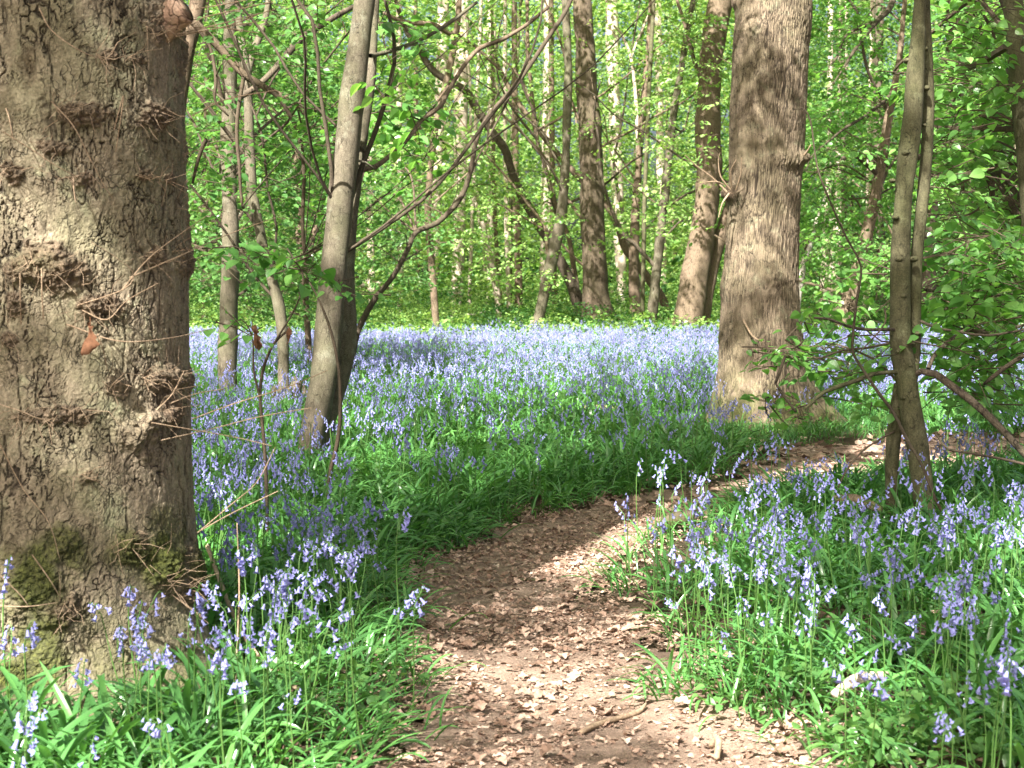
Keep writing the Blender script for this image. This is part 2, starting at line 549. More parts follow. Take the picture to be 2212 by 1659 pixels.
def sprays(C, L, nl, size, flat=.3, heading=None):
    """flat fans of leaves: for each centre C[k] a fan of length L[k] with nl leaves.
    returns leaf pos, R, sizes and the fan's own spine (start, dir)"""
    n = len(C)
    h = U(0, 2 * math.pi, n) if heading is None else heading
    d = np.stack([np.cos(h), np.sin(h), rng.normal(-.08, .18, n)], 1)
    d = norm(d)
    side = norm(np.stack([-np.sin(h), np.cos(h), rng.normal(0, .22, n)], 1))
    up = np.cross(d, side)
    t = U(0.02, 1, (n, nl))
    w = .42 * np.sin(np.clip(t, .05, .97) * math.pi) ** .7 + .05
    s = U(-1, 1, (n, nl)) * w
    P = C[:, None] + d[:, None] * ((t - .5) * L[:, None])[..., None] + side[:, None] * (s * L[:, None])[..., None]
    P[..., 2] -= .22 * L[:, None] * t ** 2
    P = P + up[:, None] * (rng.normal(0, .035, (n, nl)) * L[:, None])[..., None]
    sg = np.sign(s)[..., None]
    ax = d[:, None] * U(.3, .9, (n, nl))[..., None] + side[:, None] * sg * U(.4, 1, (n, nl))[..., None]
    ax[..., 2] -= U(.0, .45, (n, nl))
    nm = up[:, None] + rng.normal(0, flat, (n, nl, 3))
    sz = size * U(.65, 1.2, (n, nl)) * U(.85, 1.15, (n, 1))
    return P.reshape(-1, 3), leaf_R(ax.reshape(-1, 3), nm.reshape(-1, 3)), sz.ravel(), (C - d * (L * .5)[:, None], d, side)

# ------------------------------------------------------------------ bluebell
def thin_tube(P, seg=3):
    """few-sided tube through rows (x,y,z,r) without resampling"""
    P = np.asarray(P, float)
    C, r = P[:, :3], P[:, 3]
    T, A, B = frames(C)
    th = np.arange(seg) / seg * 2 * math.pi
    W = C[:, None] + (np.cos(th)[None, :, None] * A[:, None] + np.sin(th)[None, :, None] * B[:, None]) * r[:, None, None]
    return W.reshape(-1, 3), tube_faces(len(C), seg)

def bell_mesh(level):
    """hanging bell, mouth towards -z, mouth flared into six recurved lobes"""
    L = .021
    if level == 2:
        seg = 12
        prof = [(0, .0012), (.12, .0030), (.45, .0040), (.75, .0046), (.9, .0062), (1.0, .0088), (.93, .0112)]
    elif level == 1:
        seg = 6
        prof = [(0, .0012), (.25, .0038), (.8, .0050), (1.0, .0105)]
    else:
        seg = 4
        prof = [(0, .0025), (.7, .0052), (1.0, .0105)]
    V = []
    for k, (z, r) in enumerate(prof):
        for j in range(seg):
            a = j / seg * 2 * math.pi
            rr, zz = r, -z * L
            if level == 2 and k >= len(prof) - 2:
                tip = (j % 2 == 0)
                rr = r * (1.0 if tip else .72)
                zz = -z * L if tip else -.86 * L
            if level == 1 and k == len(prof) - 1:
                rr = r * (1.0 if j % 2 == 0 else .7)
            V.append((rr * math.cos(a), rr * math.sin(a), zz))
    return np.array(V), tube_faces(len(prof), seg)

def bell_stalk(level, rnd, H):
    """one flower stalk bending over at the top, with the places of its bells.
    returns stem (V,F) and list of (pos, R, scale)"""
    lean = rnd.uniform(-.06, .10)
    nod = rnd.uniform(.5, 1.1)
    pts, n = [], 7 if level == 2 else (5 if level == 1 else 4)
    hd = .30 * H if level else .34 * H
    def at_t(t):
        z = H * t
        x = lean * H * t + 0.02 * math.sin(t * 3)
        if t > .72:
            u = (t - .72) / .28
            x += nod * .062 * u ** 1.7
            z -= nod * .038 * u ** 2.2
        return np.array([x, .012 * math.sin(t * 4 + lean * 30), z])
    for k in range(n):
        t = k / (n - 1)
        r = (.0026 if level == 2 else .003) * (1 - .55 * t)
        pts.append((*at_t(t), r))
    sV, sF = thin_tube(pts, 4 if level == 2 else 3)
    bells = []
    nb = rnd.randint(6, 11) if level else rnd.randint(5, 8)
    lo = rnd.uniform(.71, .85)
    one_sided = rnd.uniform(.5, 1.6)
    for b in range(nb):
        f = b / max(1, nb - 1)
        t = lo + (1 - lo) * f
        p = at_t(t)
        side = rnd.uniform(-one_sided, one_sided) + (math.pi if rnd.random() < .18 else 0)
        out = np.array([math.cos(side), math.sin(side), 0])
        ln = rnd.uniform(.010, .021) * (1 - .4 * f)
        q = p + out * ln + np.array([0, 0, .004])
        tilt = rnd.uniform(.15, .95) * (1 - .15 * f)
        ax = np.array([-out[1], out[0], 0])
        Rm = np.array(Matrix.Rotation(-tilt, 3, Vector(ax)))
        Rm = Rm @ np.array(Matrix.Rotation(rnd.uniform(0, 6.3), 3, 'Z'))
        sc = rnd.uniform(.58, .88) * (1.0 - .45 * max(0, f - .6) / .4)
        bells.append((q, Rm, sc))
        if level == 2:
            mid = p + out * ln * .5 + np.array([0, 0, .007])
            pv, pf = thin_tube([(*p, .0008), (*mid, .0008), (*q, .0009)], 3)
            sF = np.vstack([sF, pf + len(sV)])
            sV = np.vstack([sV, pv])
    return (sV, sF), bells

def stalk_variants(level, K, seed):
    rnd = random.Random(seed)
    out = []
    bV, bF = bell_mesh(level)
    for k in range(K):
        stem, bells = bell_stalk(level, rnd, rnd.uniform(.33, .46))
        a = Acc()
        for q, Rm, sc in bells:
            a.add(bV @ (Rm * sc).T + q, bF)
        out.append(dict(stem=stem, bells=bells, head=(np.concatenate(a.V), np.concatenate(a.F))))
    return out

def strap_mesh(rnd, seg, across=2):
    """one bluebell leaf of unit length arching over towards +x"""
    e0 = rnd.uniform(.45, 1.25)
    bend = rnd.uniform(.9, 2.0)
    w0 = rnd.uniform(.026, .040)
    twist = rnd.uniform(-.5, .5)
    p = np.array([0.0, 0, 0])
    rows = []
    for k in range(seg + 1):
        t = k / seg
        e = e0 - bend * t ** 1.6
        d = np.array([math.cos(e), 0, math.sin(e)])
        w = w0 * (0.55 + .9 * math.sin(min(1, t * 1.25 + .2) * math.pi / 2)) * (1 - t ** 5) * (1 if t < 1 else .02) * .62
        tw = twist * t
        s = np.array([0, math.cos(tw), math.sin(tw)])
        n = np.cross(s, d)
        if across == 2:
            rows += [p - s * w - n * w * .35, p + 0, p + s * w - n * w * .35]
        else:
            rows += [p - s * w, p + s * w]
        p = p + d / seg
    c = across + 1
    F = []
    for k in range(seg):
        for j in range(across):
            F.append((k * c + j, k * c + j + 1, (k + 1) * c + j + 1, (k + 1) * c + j))
    V = np.array(rows)
    V[:, 2] = np.maximum(V[:, 2], .01)
    return V, np.array(F)
# ------------------------------------------------------------------ path outline and ground
_left = [(845, 1659), (905, 1610), (944, 1529), (899, 1428), (900, 1328), (890, 1263), (975, 1200), (1056, 1168), (1105, 1121), (1235, 1109), (1300, 1086), (1440, 1066), (1600, 1046), (1680, 1000), (1710, 966), (1820, 960), (2005, 950), (2212, 948)]
_right = [(1790, 1680), (1750, 1590), (1640, 1575), (1510, 1545), (1390, 1490), (1430, 1430), (1380, 1390), (1340, 1340), (1300, 1300), (1268, 1262), (1292, 1210), (1365, 1158), (1470, 1135), (1620, 1082), (1800, 1060), (1910, 1054), (2020, 1040), (2120, 1022), (2212, 1006)]
PL = [ground(*q)[:2] for q in _left]
PR = [ground(*q)[:2] for q in _right]
PATH = np.array([(-.75, -3.0), (-.55, 2.5)] + PL + [(9, 13.4), (14, 14.6), (14, 12.0), (9, 11.4)] + PR[::-1] + [(.95, 2.5), (.8, -3.0)])
# soften the outline
def chaikin(P, n=2):
    for _ in range(n):
        Q = np.roll(P, -1, 0)
        P = np.stack([.75 * P + .25 * Q, .25 * P + .75 * Q], 1).reshape(-1, 2)
    return P
PATH = chaikin(PATH)
def path_sd(x, y):
    """signed distance to the path outline, negative inside"""
    x, y = np.asarray(x, float), np.asarray(y, float)
    d = np.full(x.shape, 1e9)
    ins = np.zeros(x.shape, bool)
    n = len(PATH)
    for k in range(n):
        ax, ay = PATH[k]
        bx, by = PATH[(k + 1) % n]
        ex, ey = bx - ax, by - ay
        t = np.clip(((x - ax) * ex + (y - ay) * ey) / (ex * ex + ey * ey + 1e-12), 0, 1)
        d = np.minimum(d, (x - ax - t * ex) ** 2 + (y - ay - t * ey) ** 2)
        c = ((ay > y) != (by > y))
        xi = ax + (y - ay) * ex / (ey if abs(ey) > 1e-9 else 1e-9)
        ins ^= c & (x < xi)
    d = np.sqrt(d)
    return np.where(ins, -d, d)
def gz0(x, y):
    x, y = np.atleast_1d(np.asarray(x, float)), np.atleast_1d(np.asarray(y, float))
    P = np.stack([x * .55, y * .55, np.zeros_like(x)], 1)
    P2 = np.stack([x * 3.1, y * 3.1, np.zeros_like(x)], 1)
    return .035 * fbm(P, 3, 2) + .010 * fbm(P2, 9, 3)
def gz(x, y, sd=None):
    z = gz0(x, y)
    s = path_sd(np.atleast_1d(x), np.atleast_1d(y)) if sd is None else sd
    return z + .03 * sstep(-.05, .35, s) - .02 * sstep(.05, -.25, s)

def grid_mesh(name, xs, ys, zf, mats, keep=None):
    X, Y = np.meshgrid(xs, ys)
    x, y = X.ravel(), Y.ravel()
    z = zf(x, y)
    i = np.arange(len(ys) - 1)[:, None] * len(xs) + np.arange(len(xs) - 1)[None]
    F = np.stack([i, i + 1, i + len(xs) + 1, i + len(xs)], 2).reshape(-1, 4)
    if keep is not None:
        F = F[keep(x[F].mean(1), y[F].mean(1))]
        used, inv = np.unique(F, return_inverse=True)
        x, y, z, F = x[used], y[used], z[used], inv.reshape(-1, 4)
    a = Acc()
    a.add(np.stack([x, y, z], 1), F)
    return a.mesh(name, mats)
_xs = np.concatenate([np.linspace(-400, -30, 12), np.linspace(-29, -8, 40), np.linspace(-7.8, 9, 180), np.linspace(9.3, 30, 40), np.linspace(40, 400, 12)])
_ys = np.concatenate([np.linspace(-60, -6, 12), np.linspace(-5, 18, 260), np.linspace(18.3, 60, 90), np.linspace(65, 600, 20)])
tag(link('ground', grid_mesh('ground', _xs, _ys, lambda x, y: gz(x, y) - .012, [M['soil']])), kind='structure')
_px = np.arange(-2.5, 14.2, .05)
_py = np.arange(-3, 15, .05)
tag(link('path', grid_mesh('path', _px, _py, lambda x, y: gz(x, y) + .004 + .012 * fbm(np.stack([x * 9, y * 9, 0 * x], 1), 41, 3), [M['pathsoil']], keep=lambda x, y: path_sd(x, y) + .16 * fbm(np.stack([x * 3.5, y * 3.5, 0 * x], 1), 43, 3) < .06)), kind='structure')
# ------------------------------------------------------------------ trees
TREES = []
class Tree:
    def __init__(self, name, label, bark, base, cat='tree', group='trees of the bluebell wood'):
        self.name, self.label, self.bark, self.cat, self.group = name, label, bark, cat, group
        self.base = np.array([base[0], base[1], float(gz(base[0], base[1])[0])])
        self.trunks, self.branches, self.extra = [], [], []
        self.crown = Acc()
        self.leafmat = M['leaf']
        self.S = []
        TREES.append(self)
    def rows(self, px, Y, dY=0.0, top=None, root=True, scale=1.0):
        n = len(px)
        out = []
        for k, (x, y, w) in enumerate(px):
            d = Y + dY * k / max(1, n - 1)
            p = at(x, y, d)
            out.append((*p, .5 * w * d / FPX * scale))
        if root:
            x, y, z, r = out[0]
            g = float(gz(x, y)[0])
            if z > g + .12:
                out.insert(0, (x + (x - out[1][0]) * .3, y, g, r * 1.1))
            x, y, z, r = out[0]
            out[0] = (x, y, g - .12, r)
        if top:
            P = np.array(out)
            d = P[-1, :3] - P[-2, :3]
            d = d / np.linalg.norm(d)
            p, r = P[-1, :3].copy(), P[-1, 3]
            while p[2] < top:
                d = norm(d + np.array([rng.normal(0, .07), rng.normal(0, .07), .12]))
                p = p + d * .9
                r = max(.012, r * .91)
                out.append((*p, r))
        return np.array(out)
    def trunk(self, px, Y, dY=0.0, top=9, seg=20, step=.09, flare=None, lump=.22, rough=.06, root=True, part='trunk', scale=1.0):
        P = self.rows(px, Y, dY, top, root, scale)
        V, F = tube(P, step, seg, rough, seed=len(TREES) * 3 + len(self.trunks), flare=flare, lump=lump)
        self.trunks.append((part, V, F))
        self.note(P)
        return P
    def branch(self, px, Y, dY=0.0, seg=8, step=.08, lump=.3, rough=.08, bark=None, top=None):
        P = self.rows(px, Y, dY, top, False)
        V, F = tube(P, step, seg, rough, seed=len(TREES) * 5 + len(self.branches), lump=lump)
        self.branches.append((V, F, bark))
        self.note(P)
        return P
    def note(self, P):
        S = spline(P, .3)
        self.S.append(S)
    def nearest(self, c, up=.0):
        A = np.concatenate(self.S)
        d = np.linalg.norm(A[:, :3] - c, axis=1) + 1.2 * np.maximum(0, A[:, 2] - c[2] - up)
        return A[np.argmin(d)]
    def leaves(self, C, L, nl, size, level, flat=.3, twigs=0.0, spine=True, heading=None, thick=.004):
        P, Rm, sz, (st, d, side) = sprays(C, L, nl, size, flat, heading)
        V, F = inst(*TL[level], P, Rm, sz)
        self.crown.add(V, F, 0)
        n = len(C)
        if spine:
            for k in range(n):
                e = st[k] + d[k] * L[k] * .95 - np.array([0, 0, .2 * L[k]])
                m = st[k] + d[k] * L[k] * .5 - np.array([0, 0, .05 * L[k]]) + rng.normal(0, .015, 3)
                V, F = thin_tube([(*st[k], thick), (*m, thick * .7), (*e, thick * .3)], 4)
                self.crown.add(V, F, 1)
                for s in (-1, 1):
                    t0, q = U(.25, .6), st[k]
                    q = st[k] + d[k] * L[k] * t0 - np.array([0, 0, .22 * L[k] * t0 ** 2])
                    e = q + (d[k] * .35 + side[k] * s * .4) * L[k] * U(.5, .95) - np.array([0, 0, .05 * L[k]])
                    V, F = thin_tube([(*q, thick * .5), (*(q * .5 + e * .5 + [0, 0, .01]), thick * .35), (*e, thick * .2)], 3)
                    self.crown.add(V, F, 1)
        if twigs:
            for k in np.nonzero(rng.random(n) < twigs)[0]:
                a = self.nearest(st[k])
                v = st[k] - a[:3]
                ln = np.linalg.norm(v)
                if ln > 4.5 or ln < .1:
                    continue
                r0 = min(a[3] * .5, .004 + .006 * ln)
                m1 = a[:3] + v * .35 + np.array([0, 0, .10 * ln]) + rng.normal(0, .05 * ln, 3)
                m2 = a[:3] + v * .7 + np.array([0, 0, .07 * ln]) + rng.normal(0, .05 * ln, 3)
                V, F = tube(np.array([(*a[:3], r0), (*m1, r0 * .75), (*m2, r0 * .55), (*st[k], max(.003, r0 * .35))]), .15, 5, cap=False)
                self.crown.add(V, F, 1)
    def blob(self, px, py, rx, ry, Y, dY, n, size=.075, level=1, L=.55, nl=18, twigs=.12, flat=.35, spine=True):
        """leaf fans filling an ellipse seen round (px,py), between depths Y-dY and Y+dY"""
        a, r = U(0, 2 * math.pi, n), np.sqrt(U(0, 1, n))
        dep = Y + dY * U(-1, 1, n)
        C = np.array([at(px + rx * r[k] * math.cos(a[k]), py + ry * r[k] * math.sin(a[k]), dep[k]) for k in range(n)])
        C = C[C[:, 2] > .25]
        self.leaves(C, U(.7, 1.25, len(C)) * L, nl, size, level, flat, twigs, spine)
    def finish(self):
        root = link(self.name, None, loc=self.base)
        root.empty_display_size = .3
        tag(root, self.label, self.cat, self.group)
        for part, V, F, *at_ in self.trunks:
            a = Acc(); a.add(V, F)
            link(part, a.mesh(part, [self.bark], origin=self.base, attrs=at_[0] if at_ else None), root)
        for V, F, b in self.branches:
            a = Acc(); a.add(V, F)
            link('branch', a.mesh('branch', [b or self.bark], origin=self.base), root)
        for fn in self.extra:
            fn(root, self.base)
        if not self.crown.empty():
            link('crown', self.crown.mesh('crown', [self.leafmat, M['twig']], origin=self.base, smooth=False), root)  # on host trees this also holds unseen leaves added for shade
        self.root = root

def depth_of(y):
    return float(ground(1106, y)[1])

# ---- the burred oak close on the left: a modelled bark surface
OAKC = np.array([-1.385, 4.66])
BURRS = [  # x, y in photo units, half width, half height, height of the swelling (m), strength of grain
    (355, 45, 48, 40, .045, .7), (225, 122, 22, 12, .02, 1), (290, 128, 25, 9, .012, .8), (160, 240, 52, 24, .040, 1), (328, 252, 42, 22, .035, 1),
    (105, 318, 34, 16, .028, 1), (22, 372, 30, 20, .035, 1), (165, 385, 34, 12, .026, .9), (298, 380, 18, 11, .022, 1), (355, 386, 17, 10, .020, 1),
    (88, 580, 98, 44, .075, 1), (318, 555, 34, 16, .024, .8), (388, 560, 26, 26, .03, .8), (190, 662, 56, 24, .040, 1), (12, 655, 26, 34, .040, 1), (5, 735, 22, 22, .03, 1),
    (60, 900, 60, 14, .022, .9), (150, 893, 40, 17, .028, 1), (292, 925, 44, 34, .085, .45), (352, 892, 22, 32, .03, 1), (345, 820, 60, 16, .022, .8), (240, 835, 30, 16, .02, .7),
    (178, 1028, 20, 10, .018, .9), (140, 1165, 40, 30, .03, .6), (275, 1180, 40, 30, .042, .9), (375, 1235, 62, 40, .060, .7), (395, 1285, 44, 18, .045, 1), (60, 1260, 90, 60, .055, .5),
    (135, 1315, 34, 26, .05, 1), (360, 820, 60, 20, .02, .8), (195, 1390, 28, 26, -.035, .5), (300, 1440, 40, 30, -.02, .2), (400, 130, 22, 40, .02, .6), (405, 330, 14, 30, .02, .8), (60, 150, 16, 40, -.03, .6), (395, 480, 16, 60, .018, .7)]
MOSS = [(130, 1190, 70, 50, .8), (270, 1190, 60, 45, .9), (345, 1210, 55, 60, 1), (410, 1230, 35, 50, 1), (60, 1250, 90, 70, .95), (80, 1400, 60, 90, .9), (30, 1470, 50, 50, 1), (250, 1480, 70, 70, .5), (380, 1490, 60, 60, .45),
        (60, 565, 50, 30, .25), (310, 330, 60, 60, .18), (160, 1050, 60, 40, .2), (330, 1120, 50, 40, .55), (230, 1420, 60, 40, .4)]
def build_oak_bark():
    zs = np.concatenate([np.linspace(-.22, 2.30, 780), np.linspace(2.33, 9, 70)])
    thf = np.linspace(-1.85, 1.85, 430)
    thb = np.linspace(1.85, 2 * math.pi - 1.85, 44)[1:-1]
    th = np.concatenate([thf, thb])          # 0 faces the camera
    zz = [-.25, 0, .07, .18, .30, .385, .59, 1.0, 1.55, 2.1, 3, 5, 9]
    rr = [.66, .535, .485, .445, .430, .425, .405, .388, .392, .415, .42, .40, .34]
    R0 = np.interp(zs, zz, rr)
    TH, Z = np.meshgrid(th, zs)
    R = np.repeat(R0[:, None], len(th), 1)
    k = np.clip(1 - (Z + .05) / .5, 0, 1) ** 2.2
    R = R + k * .22 * (np.maximum(0, np.cos(TH - 1.15)) ** 6 + .55 * np.maximum(0, np.cos(TH + .75)) ** 6 + .5 * np.maximum(0, np.cos(TH - 2.8)) ** 4 - .25 * np.maximum(0, np.cos(TH - .15)) ** 8)
    cx, cy = OAKC[0] + .03 * Z * np.cos(Z * .8), OAKC[1]
    q = np.stack([R * np.sin(TH), -R * np.cos(TH), Z], 2).reshape(-1, 3)
    lum = .015 * fbm(q * np.array([3.2, 3.2, 1.6]), 4, 3)
    # bark plates: warped, upright cells with cracks between them
    w = np.stack([fbm(q * 9, 11, 3), fbm(q * 9, 12, 3), fbm(q * 7, 13, 3)], 1)
    arc = (TH * .42).ravel()
    d1, d2, hid = worley2(arc * 50 + w[:, 0] * 1.5 + .5 * vnoise(q * 60, 35), Z.ravel() * 14 + w[:, 1] * 1.1 + .25 * vnoise(q * 60, 36), 5)
    edge = d2 - d1
    keep = sstep(-.02, .30, fbm(q * np.array([13, 13, 7]), 21, 3))
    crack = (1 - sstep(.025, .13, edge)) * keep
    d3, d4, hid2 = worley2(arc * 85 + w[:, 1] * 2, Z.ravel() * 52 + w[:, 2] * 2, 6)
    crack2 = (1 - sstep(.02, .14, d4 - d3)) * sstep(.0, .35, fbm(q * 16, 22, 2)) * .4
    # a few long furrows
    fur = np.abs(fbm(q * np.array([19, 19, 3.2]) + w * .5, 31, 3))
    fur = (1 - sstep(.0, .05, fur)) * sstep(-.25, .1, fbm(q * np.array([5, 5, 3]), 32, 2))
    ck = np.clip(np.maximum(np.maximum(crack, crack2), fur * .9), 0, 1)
    fine = .0022 * fbm(q * 90, 8, 3) + .003 * fbm(q * np.array([34, 34, 15]), 9, 3) + (.0028 * (hid - .5) * sstep(.0, .25, edge) + .0022 * (hid2 - .5)) * (1 - .0 * hid)
    # place of each vertex in the photograph, to seat the burrs where they are
    Px, Py = OAKC[0] + q[:, 0], OAKC[1] + q[:, 1]
    fx, fy = proj(np.stack([Px, Py, q[:, 2]], 1))
    front = (np.cos(TH).ravel() > -.25)
    burr = np.zeros(len(q)); bz = np.zeros(len(q))
    grain_d, grain_d2, _ = worley(q * 62 + w * .8, 15)
    grain_d3, _, _ = worley(q * 120, 16)
    wob = 1.15 + 1.1 * fbm(q * 17, 23, 4)
    bn = fbm(q * 40, 24, 3)
    for (x, y, a, b, h, s) in BURRS:
        dx, dy = (fx - x) / (a * 1.05 * wob), (fy - y) / (b * 1.3 * wob)
        dd = np.sqrt(dx * dx + dy * dy)
        m = np.where(front, np.clip(1 - dd / 1.25, 0, 1), 0)
        m = m * m * (3 - 2 * m)
        # burrs overhang: steep below, sloped above
        m2 = m ** 1.3 * (1 + .5 * fbm(q * 30, 26, 3))
        bz += .50 * h * m2 * (1 + .5 * fbm(q * 22, 25, 3))
        burr = np.maximum(burr, np.where(h > 0, s * sstep(.12, .55, m + .3 * bn), .35 * m))
    gr = burr * (.020 * (.5 - grain_d) + .012 * (.5 - grain_d3))
    moss = np.zeros(len(q))
    mn = fbm(q * 15, 27, 4)
    for (x, y, a, b, s) in MOSS:
        dd = np.sqrt(((fx - x) / a) ** 2 + ((fy - y) / b) ** 2)
        moss = np.maximum(moss, np.where(front, s * sstep(1.35, .5, dd + .75 * mn), 0))
    moss = np.clip(np.maximum(moss, .8 * sstep(.55, .0, q[:, 2]) * sstep(-.15, .35, mn)), 0, 1)
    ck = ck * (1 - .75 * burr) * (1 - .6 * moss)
    disp = lum + fine - .0075 * ck + bz + gr + moss * (.006 + .007 * fbm(q * 45, 28, 3) + .006 * fbm(q * 110, 29, 2))
    Rf = R.ravel() + disp
    X = cx.ravel() + Rf * np.sin(TH.ravel())
    Y = cy - Rf * np.cos(TH.ravel())
    V = np.stack([X, Y, Z.ravel()], 1)
    F = tube_faces(len(zs), len(th))
    return V, F, dict(burr=burr, moss=moss, crack=ck)

oak = Tree('oak_tree', 'huge burred oak trunk with mossy foot filling the left edge of the photo', M['oak'], OAKC, 'tree')
_oV, _oF, _oA = build_oak_bark()
oak.S.append(np.array([(OAKC[0], OAKC[1], z, .35) for z in np.arange(3, 9, .4)]))
def surf_oak(px, py):
    """point on the oak's surface seen at px,py"""
    d = ray(px, py)
    a = d[0] ** 2 + d[1] ** 2
    best = None
    t = OAKC[1] / d[1]
    for _ in range(12):
        z = CAM_H + d[2] * t
        r = float(np.interp(z, [0, .18, .59, 1, 1.55, 2.1, 3], [.53, .445, .405, .388, .392, .415, .42])) + .02
        b = -2 * (d[0] * OAKC[0] + d[1] * OAKC[1])
        c = OAKC @ OAKC - r * r
        D = b * b - 4 * a * c
        t = (-b - math.sqrt(max(D, 0))) / (2 * a)
    return np.array([0, 0, CAM_H]) + d * t
def oak_extra(root, base):
    a = Acc(); a.add(_oV, _oF)
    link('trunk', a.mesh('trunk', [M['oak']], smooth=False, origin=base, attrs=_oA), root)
    # cut branch stub in the top burr
    p = surf_oak(372, 40)
    n = norm(np.array([p[0] - OAKC[0], p[1] - OAKC[1], .25]))
    V, F = tube(np.array([(*(p - n * .05), .048), (*(p + n * .035), .044), (*(p + n * .048), .038), (*(p + n * .046), .026), (*(p + n * .030), .018), (*(p + n * .012), .006)]), .006, 22, .3, seed=77, lump=.3)
    s = Acc(); s.add(V, F)
    o = link('branch_stub', s.mesh('branch_stub', [M['cutwood']], origin=base), root)
    o['label'] = 'sawn reddish branch stub sunk in the top burr'
    # the dry shoots that sprout from the burrs: points (x,y,out of the bark in m)
    tw = [[(85, 20, .0), (110, 75, .05), (165, 120, .06), (222, 132, .01)], [(20, 290, .06), (70, 325, .03), (120, 360, .02), (165, 383, .0)], [(110, 220, .0), (150, 275, .04), (180, 345, .05), (205, 400, .05), (220, 432, .06)],
          [(165, 1140 - 480, .0), (250, 625, .03), (262, 592, .05), (230, 560, .06), (180, 525, .07)], [(250, 628, .02), (285, 560, .06), (330, 510, .08), (372, 466, .10)], [(262, 600, .03), (330, 555, .08), (400, 505, .12), (470, 470, .16)],
          [(0, 865, .05), (50, 885, .03), (85, 902, .02), (122, 905, .0)], [(20, 950, .08), (60, 1050, .06), (105, 1120, .05), (130, 1210, .0)], [(75, 1190, .05), (110, 1250, .03), (130, 1290, .0)], [(0, 1300, .04), (65, 1302, .04), (125, 1300, .0)], [(15, 1230, .06), (50, 1275, .04), (66, 1302, .03)],
          [(310, 912, .02), (360, 925, .06), (420, 945, .12), (470, 962, .15)], [(330, 950, .02), (395, 925, .08), (450, 900, .14), (520, 880, .2)], [(385, 905, .03), (430, 870, .1), (490, 838, .16), (540, 800, .22)],
          [(225, 285, .05), (250, 210, .03), (238, 330, .02)], [(400, 20, .02), (430, 8, .08), (470, -6, .12)], [(390, 45, .02), (430, 25, .08), (480, 5, .14)], [(365, 80, .01), (410, 62, .07), (455, 48, .13)], [(385, 70, .01), (425, 52, .06), (490, 22, .13)], [(360, 75, .02), (400, 60, .1), (440, 30, .16)], [(395, 60, .02), (430, 60, .05), (475, 72, .1)],
          [(405, 1150, .02), (440, 1090, .07), (475, 1040, .1), (500, 965, .12)], [(412, 1145, .02), (455, 1105, .06), (520, 1060, .1)], [(50, 700, .02), (52, 640, .05), (50, 590, .04)], [(95, 690, .03), (92, 640, .04), (90, 580, .01)], [(385, 250, .03), (430, 215, .07), (500, 195, .12)], [(140, 700, .02), (230, 735, .06), (310, 730, .08), (380, 710, .1)], [(175, 670, .0), (215, 690, .04), (245, 650, .06), (290, 612, .09)],
          [(15, 235, .0), (30, 260, .05), (38, 300, .06)], [(155, 385, .01), (153, 410, .03), (155, 440, .04)], [(205, 720, .01), (212, 760, .03), (222, 800, .02)], [(320, 885, .02), (335, 850, .05), (352, 800, .06)], [(350, 870, .02), (380, 850, .05), (410, 840, .09)]]
    for L in tw:
        P = []
        for k, (x, y, o_) in enumerate(L):
            s_ = surf_oak(min(x, 398), y)
            if x > 398:
                s_ = at(x, y, s_[1])
            n_ = norm(np.array([s_[0] - OAKC[0], s_[1] - OAKC[1], 0]))
            P.append((*(s_ + n_ * (o_ + .012)), .0015 * (1 - .2 * k) + .0005))
        V, F = tube(np.array(P), .02, 5, .2, seed=len(P))
        s = Acc(); s.add(V, F)
        link('dry_shoot', s.mesh('dry_shoot', [M['drytwig']], origin=base), root)
    # tufts of fine shoots on the burrs
    for (x, y, a, b, h, s_) in BURRS:
        if h <= 0 or s_ < .7: continue
        f = Acc()
        for _ in range(int(4 + a * .25)):
            p = surf_oak(min(396, x + a * U(-.9, .9)), y + b * U(-.9, .9))
            n_ = norm(np.array([p[0] - OAKC[0] + rng.normal(0, .2), p[1] - OAKC[1] + rng.normal(0, .2), rng.normal(0, .35)]))
            l_ = U(.03, .11)
            e = p + n_ * l_ + rng.normal(0, .02, 3)
            V, F = thin_tube([(*p, .0011), (*(p * .5 + e * .5 + rng.normal(0, .008, 3)), .0009), (*e, .0005)], 3)
            f.add(V, F)
        link('shoot_tuft', f.mesh('shoot_tuft', [M['drytwig']], origin=base), root)
oak.extra.append(oak_extra)

# ---- hazels and slender stems on the left
tA = Tree('hazel_tree', 'leaning smooth grey hazel forked low, standing in bluebells right of the burred oak', M['hazel'], ground(668, 1030))
YA = depth_of(1030)
tA.trunk([(664, 1030, 60), (672, 960, 58), (688, 880, 64), (700, 800, 66), (708, 720, 66), (715, 640, 64), (722, 560, 62), (733, 450, 62), (748, 330, 58), (762, 200, 54), (775, 100, 50), (787, 0, 46)], YA, top=9, seg=28, step=.05, flare=(.5, .35, 3, .4), lump=.25)
tA.trunk([(700, 940, 38), (722, 860, 46), (740, 780, 54), (748, 700, 52), (748, 620, 46), (752, 540, 38), (764, 430, 32), (784, 280, 28), (803, 150, 24), (812, 0, 20)], YA + .14, .25, top=7, seg=22, step=.05, lump=.3, scale=.86)
tA.branch([(735, 420, 20)] + [(a, b, w) for a, b, w in R2([(75, 740, 24), (150, 720, 22), (230, 660, 22), (300, 590, 21), (350, 520, 20), (430, 460, 20), (470, 390, 19), (530, 290, 18), (600, 210, 18), (700, 170, 17), (800, 110, 15), (900, 30, 13)])], YA + .1, 1.2, bark=M['brown'])
tA.branch(R2([(130, 240, 20), (160, 235, 18), (280, 200, 18), (370, 160, 17), (470, 100, 16), (590, 10, 15)]), YA + .2, .8)
tA.branch(R2([(70, 690, 10), (110, 700, 9), (150, 730, 7)]), YA, .1)

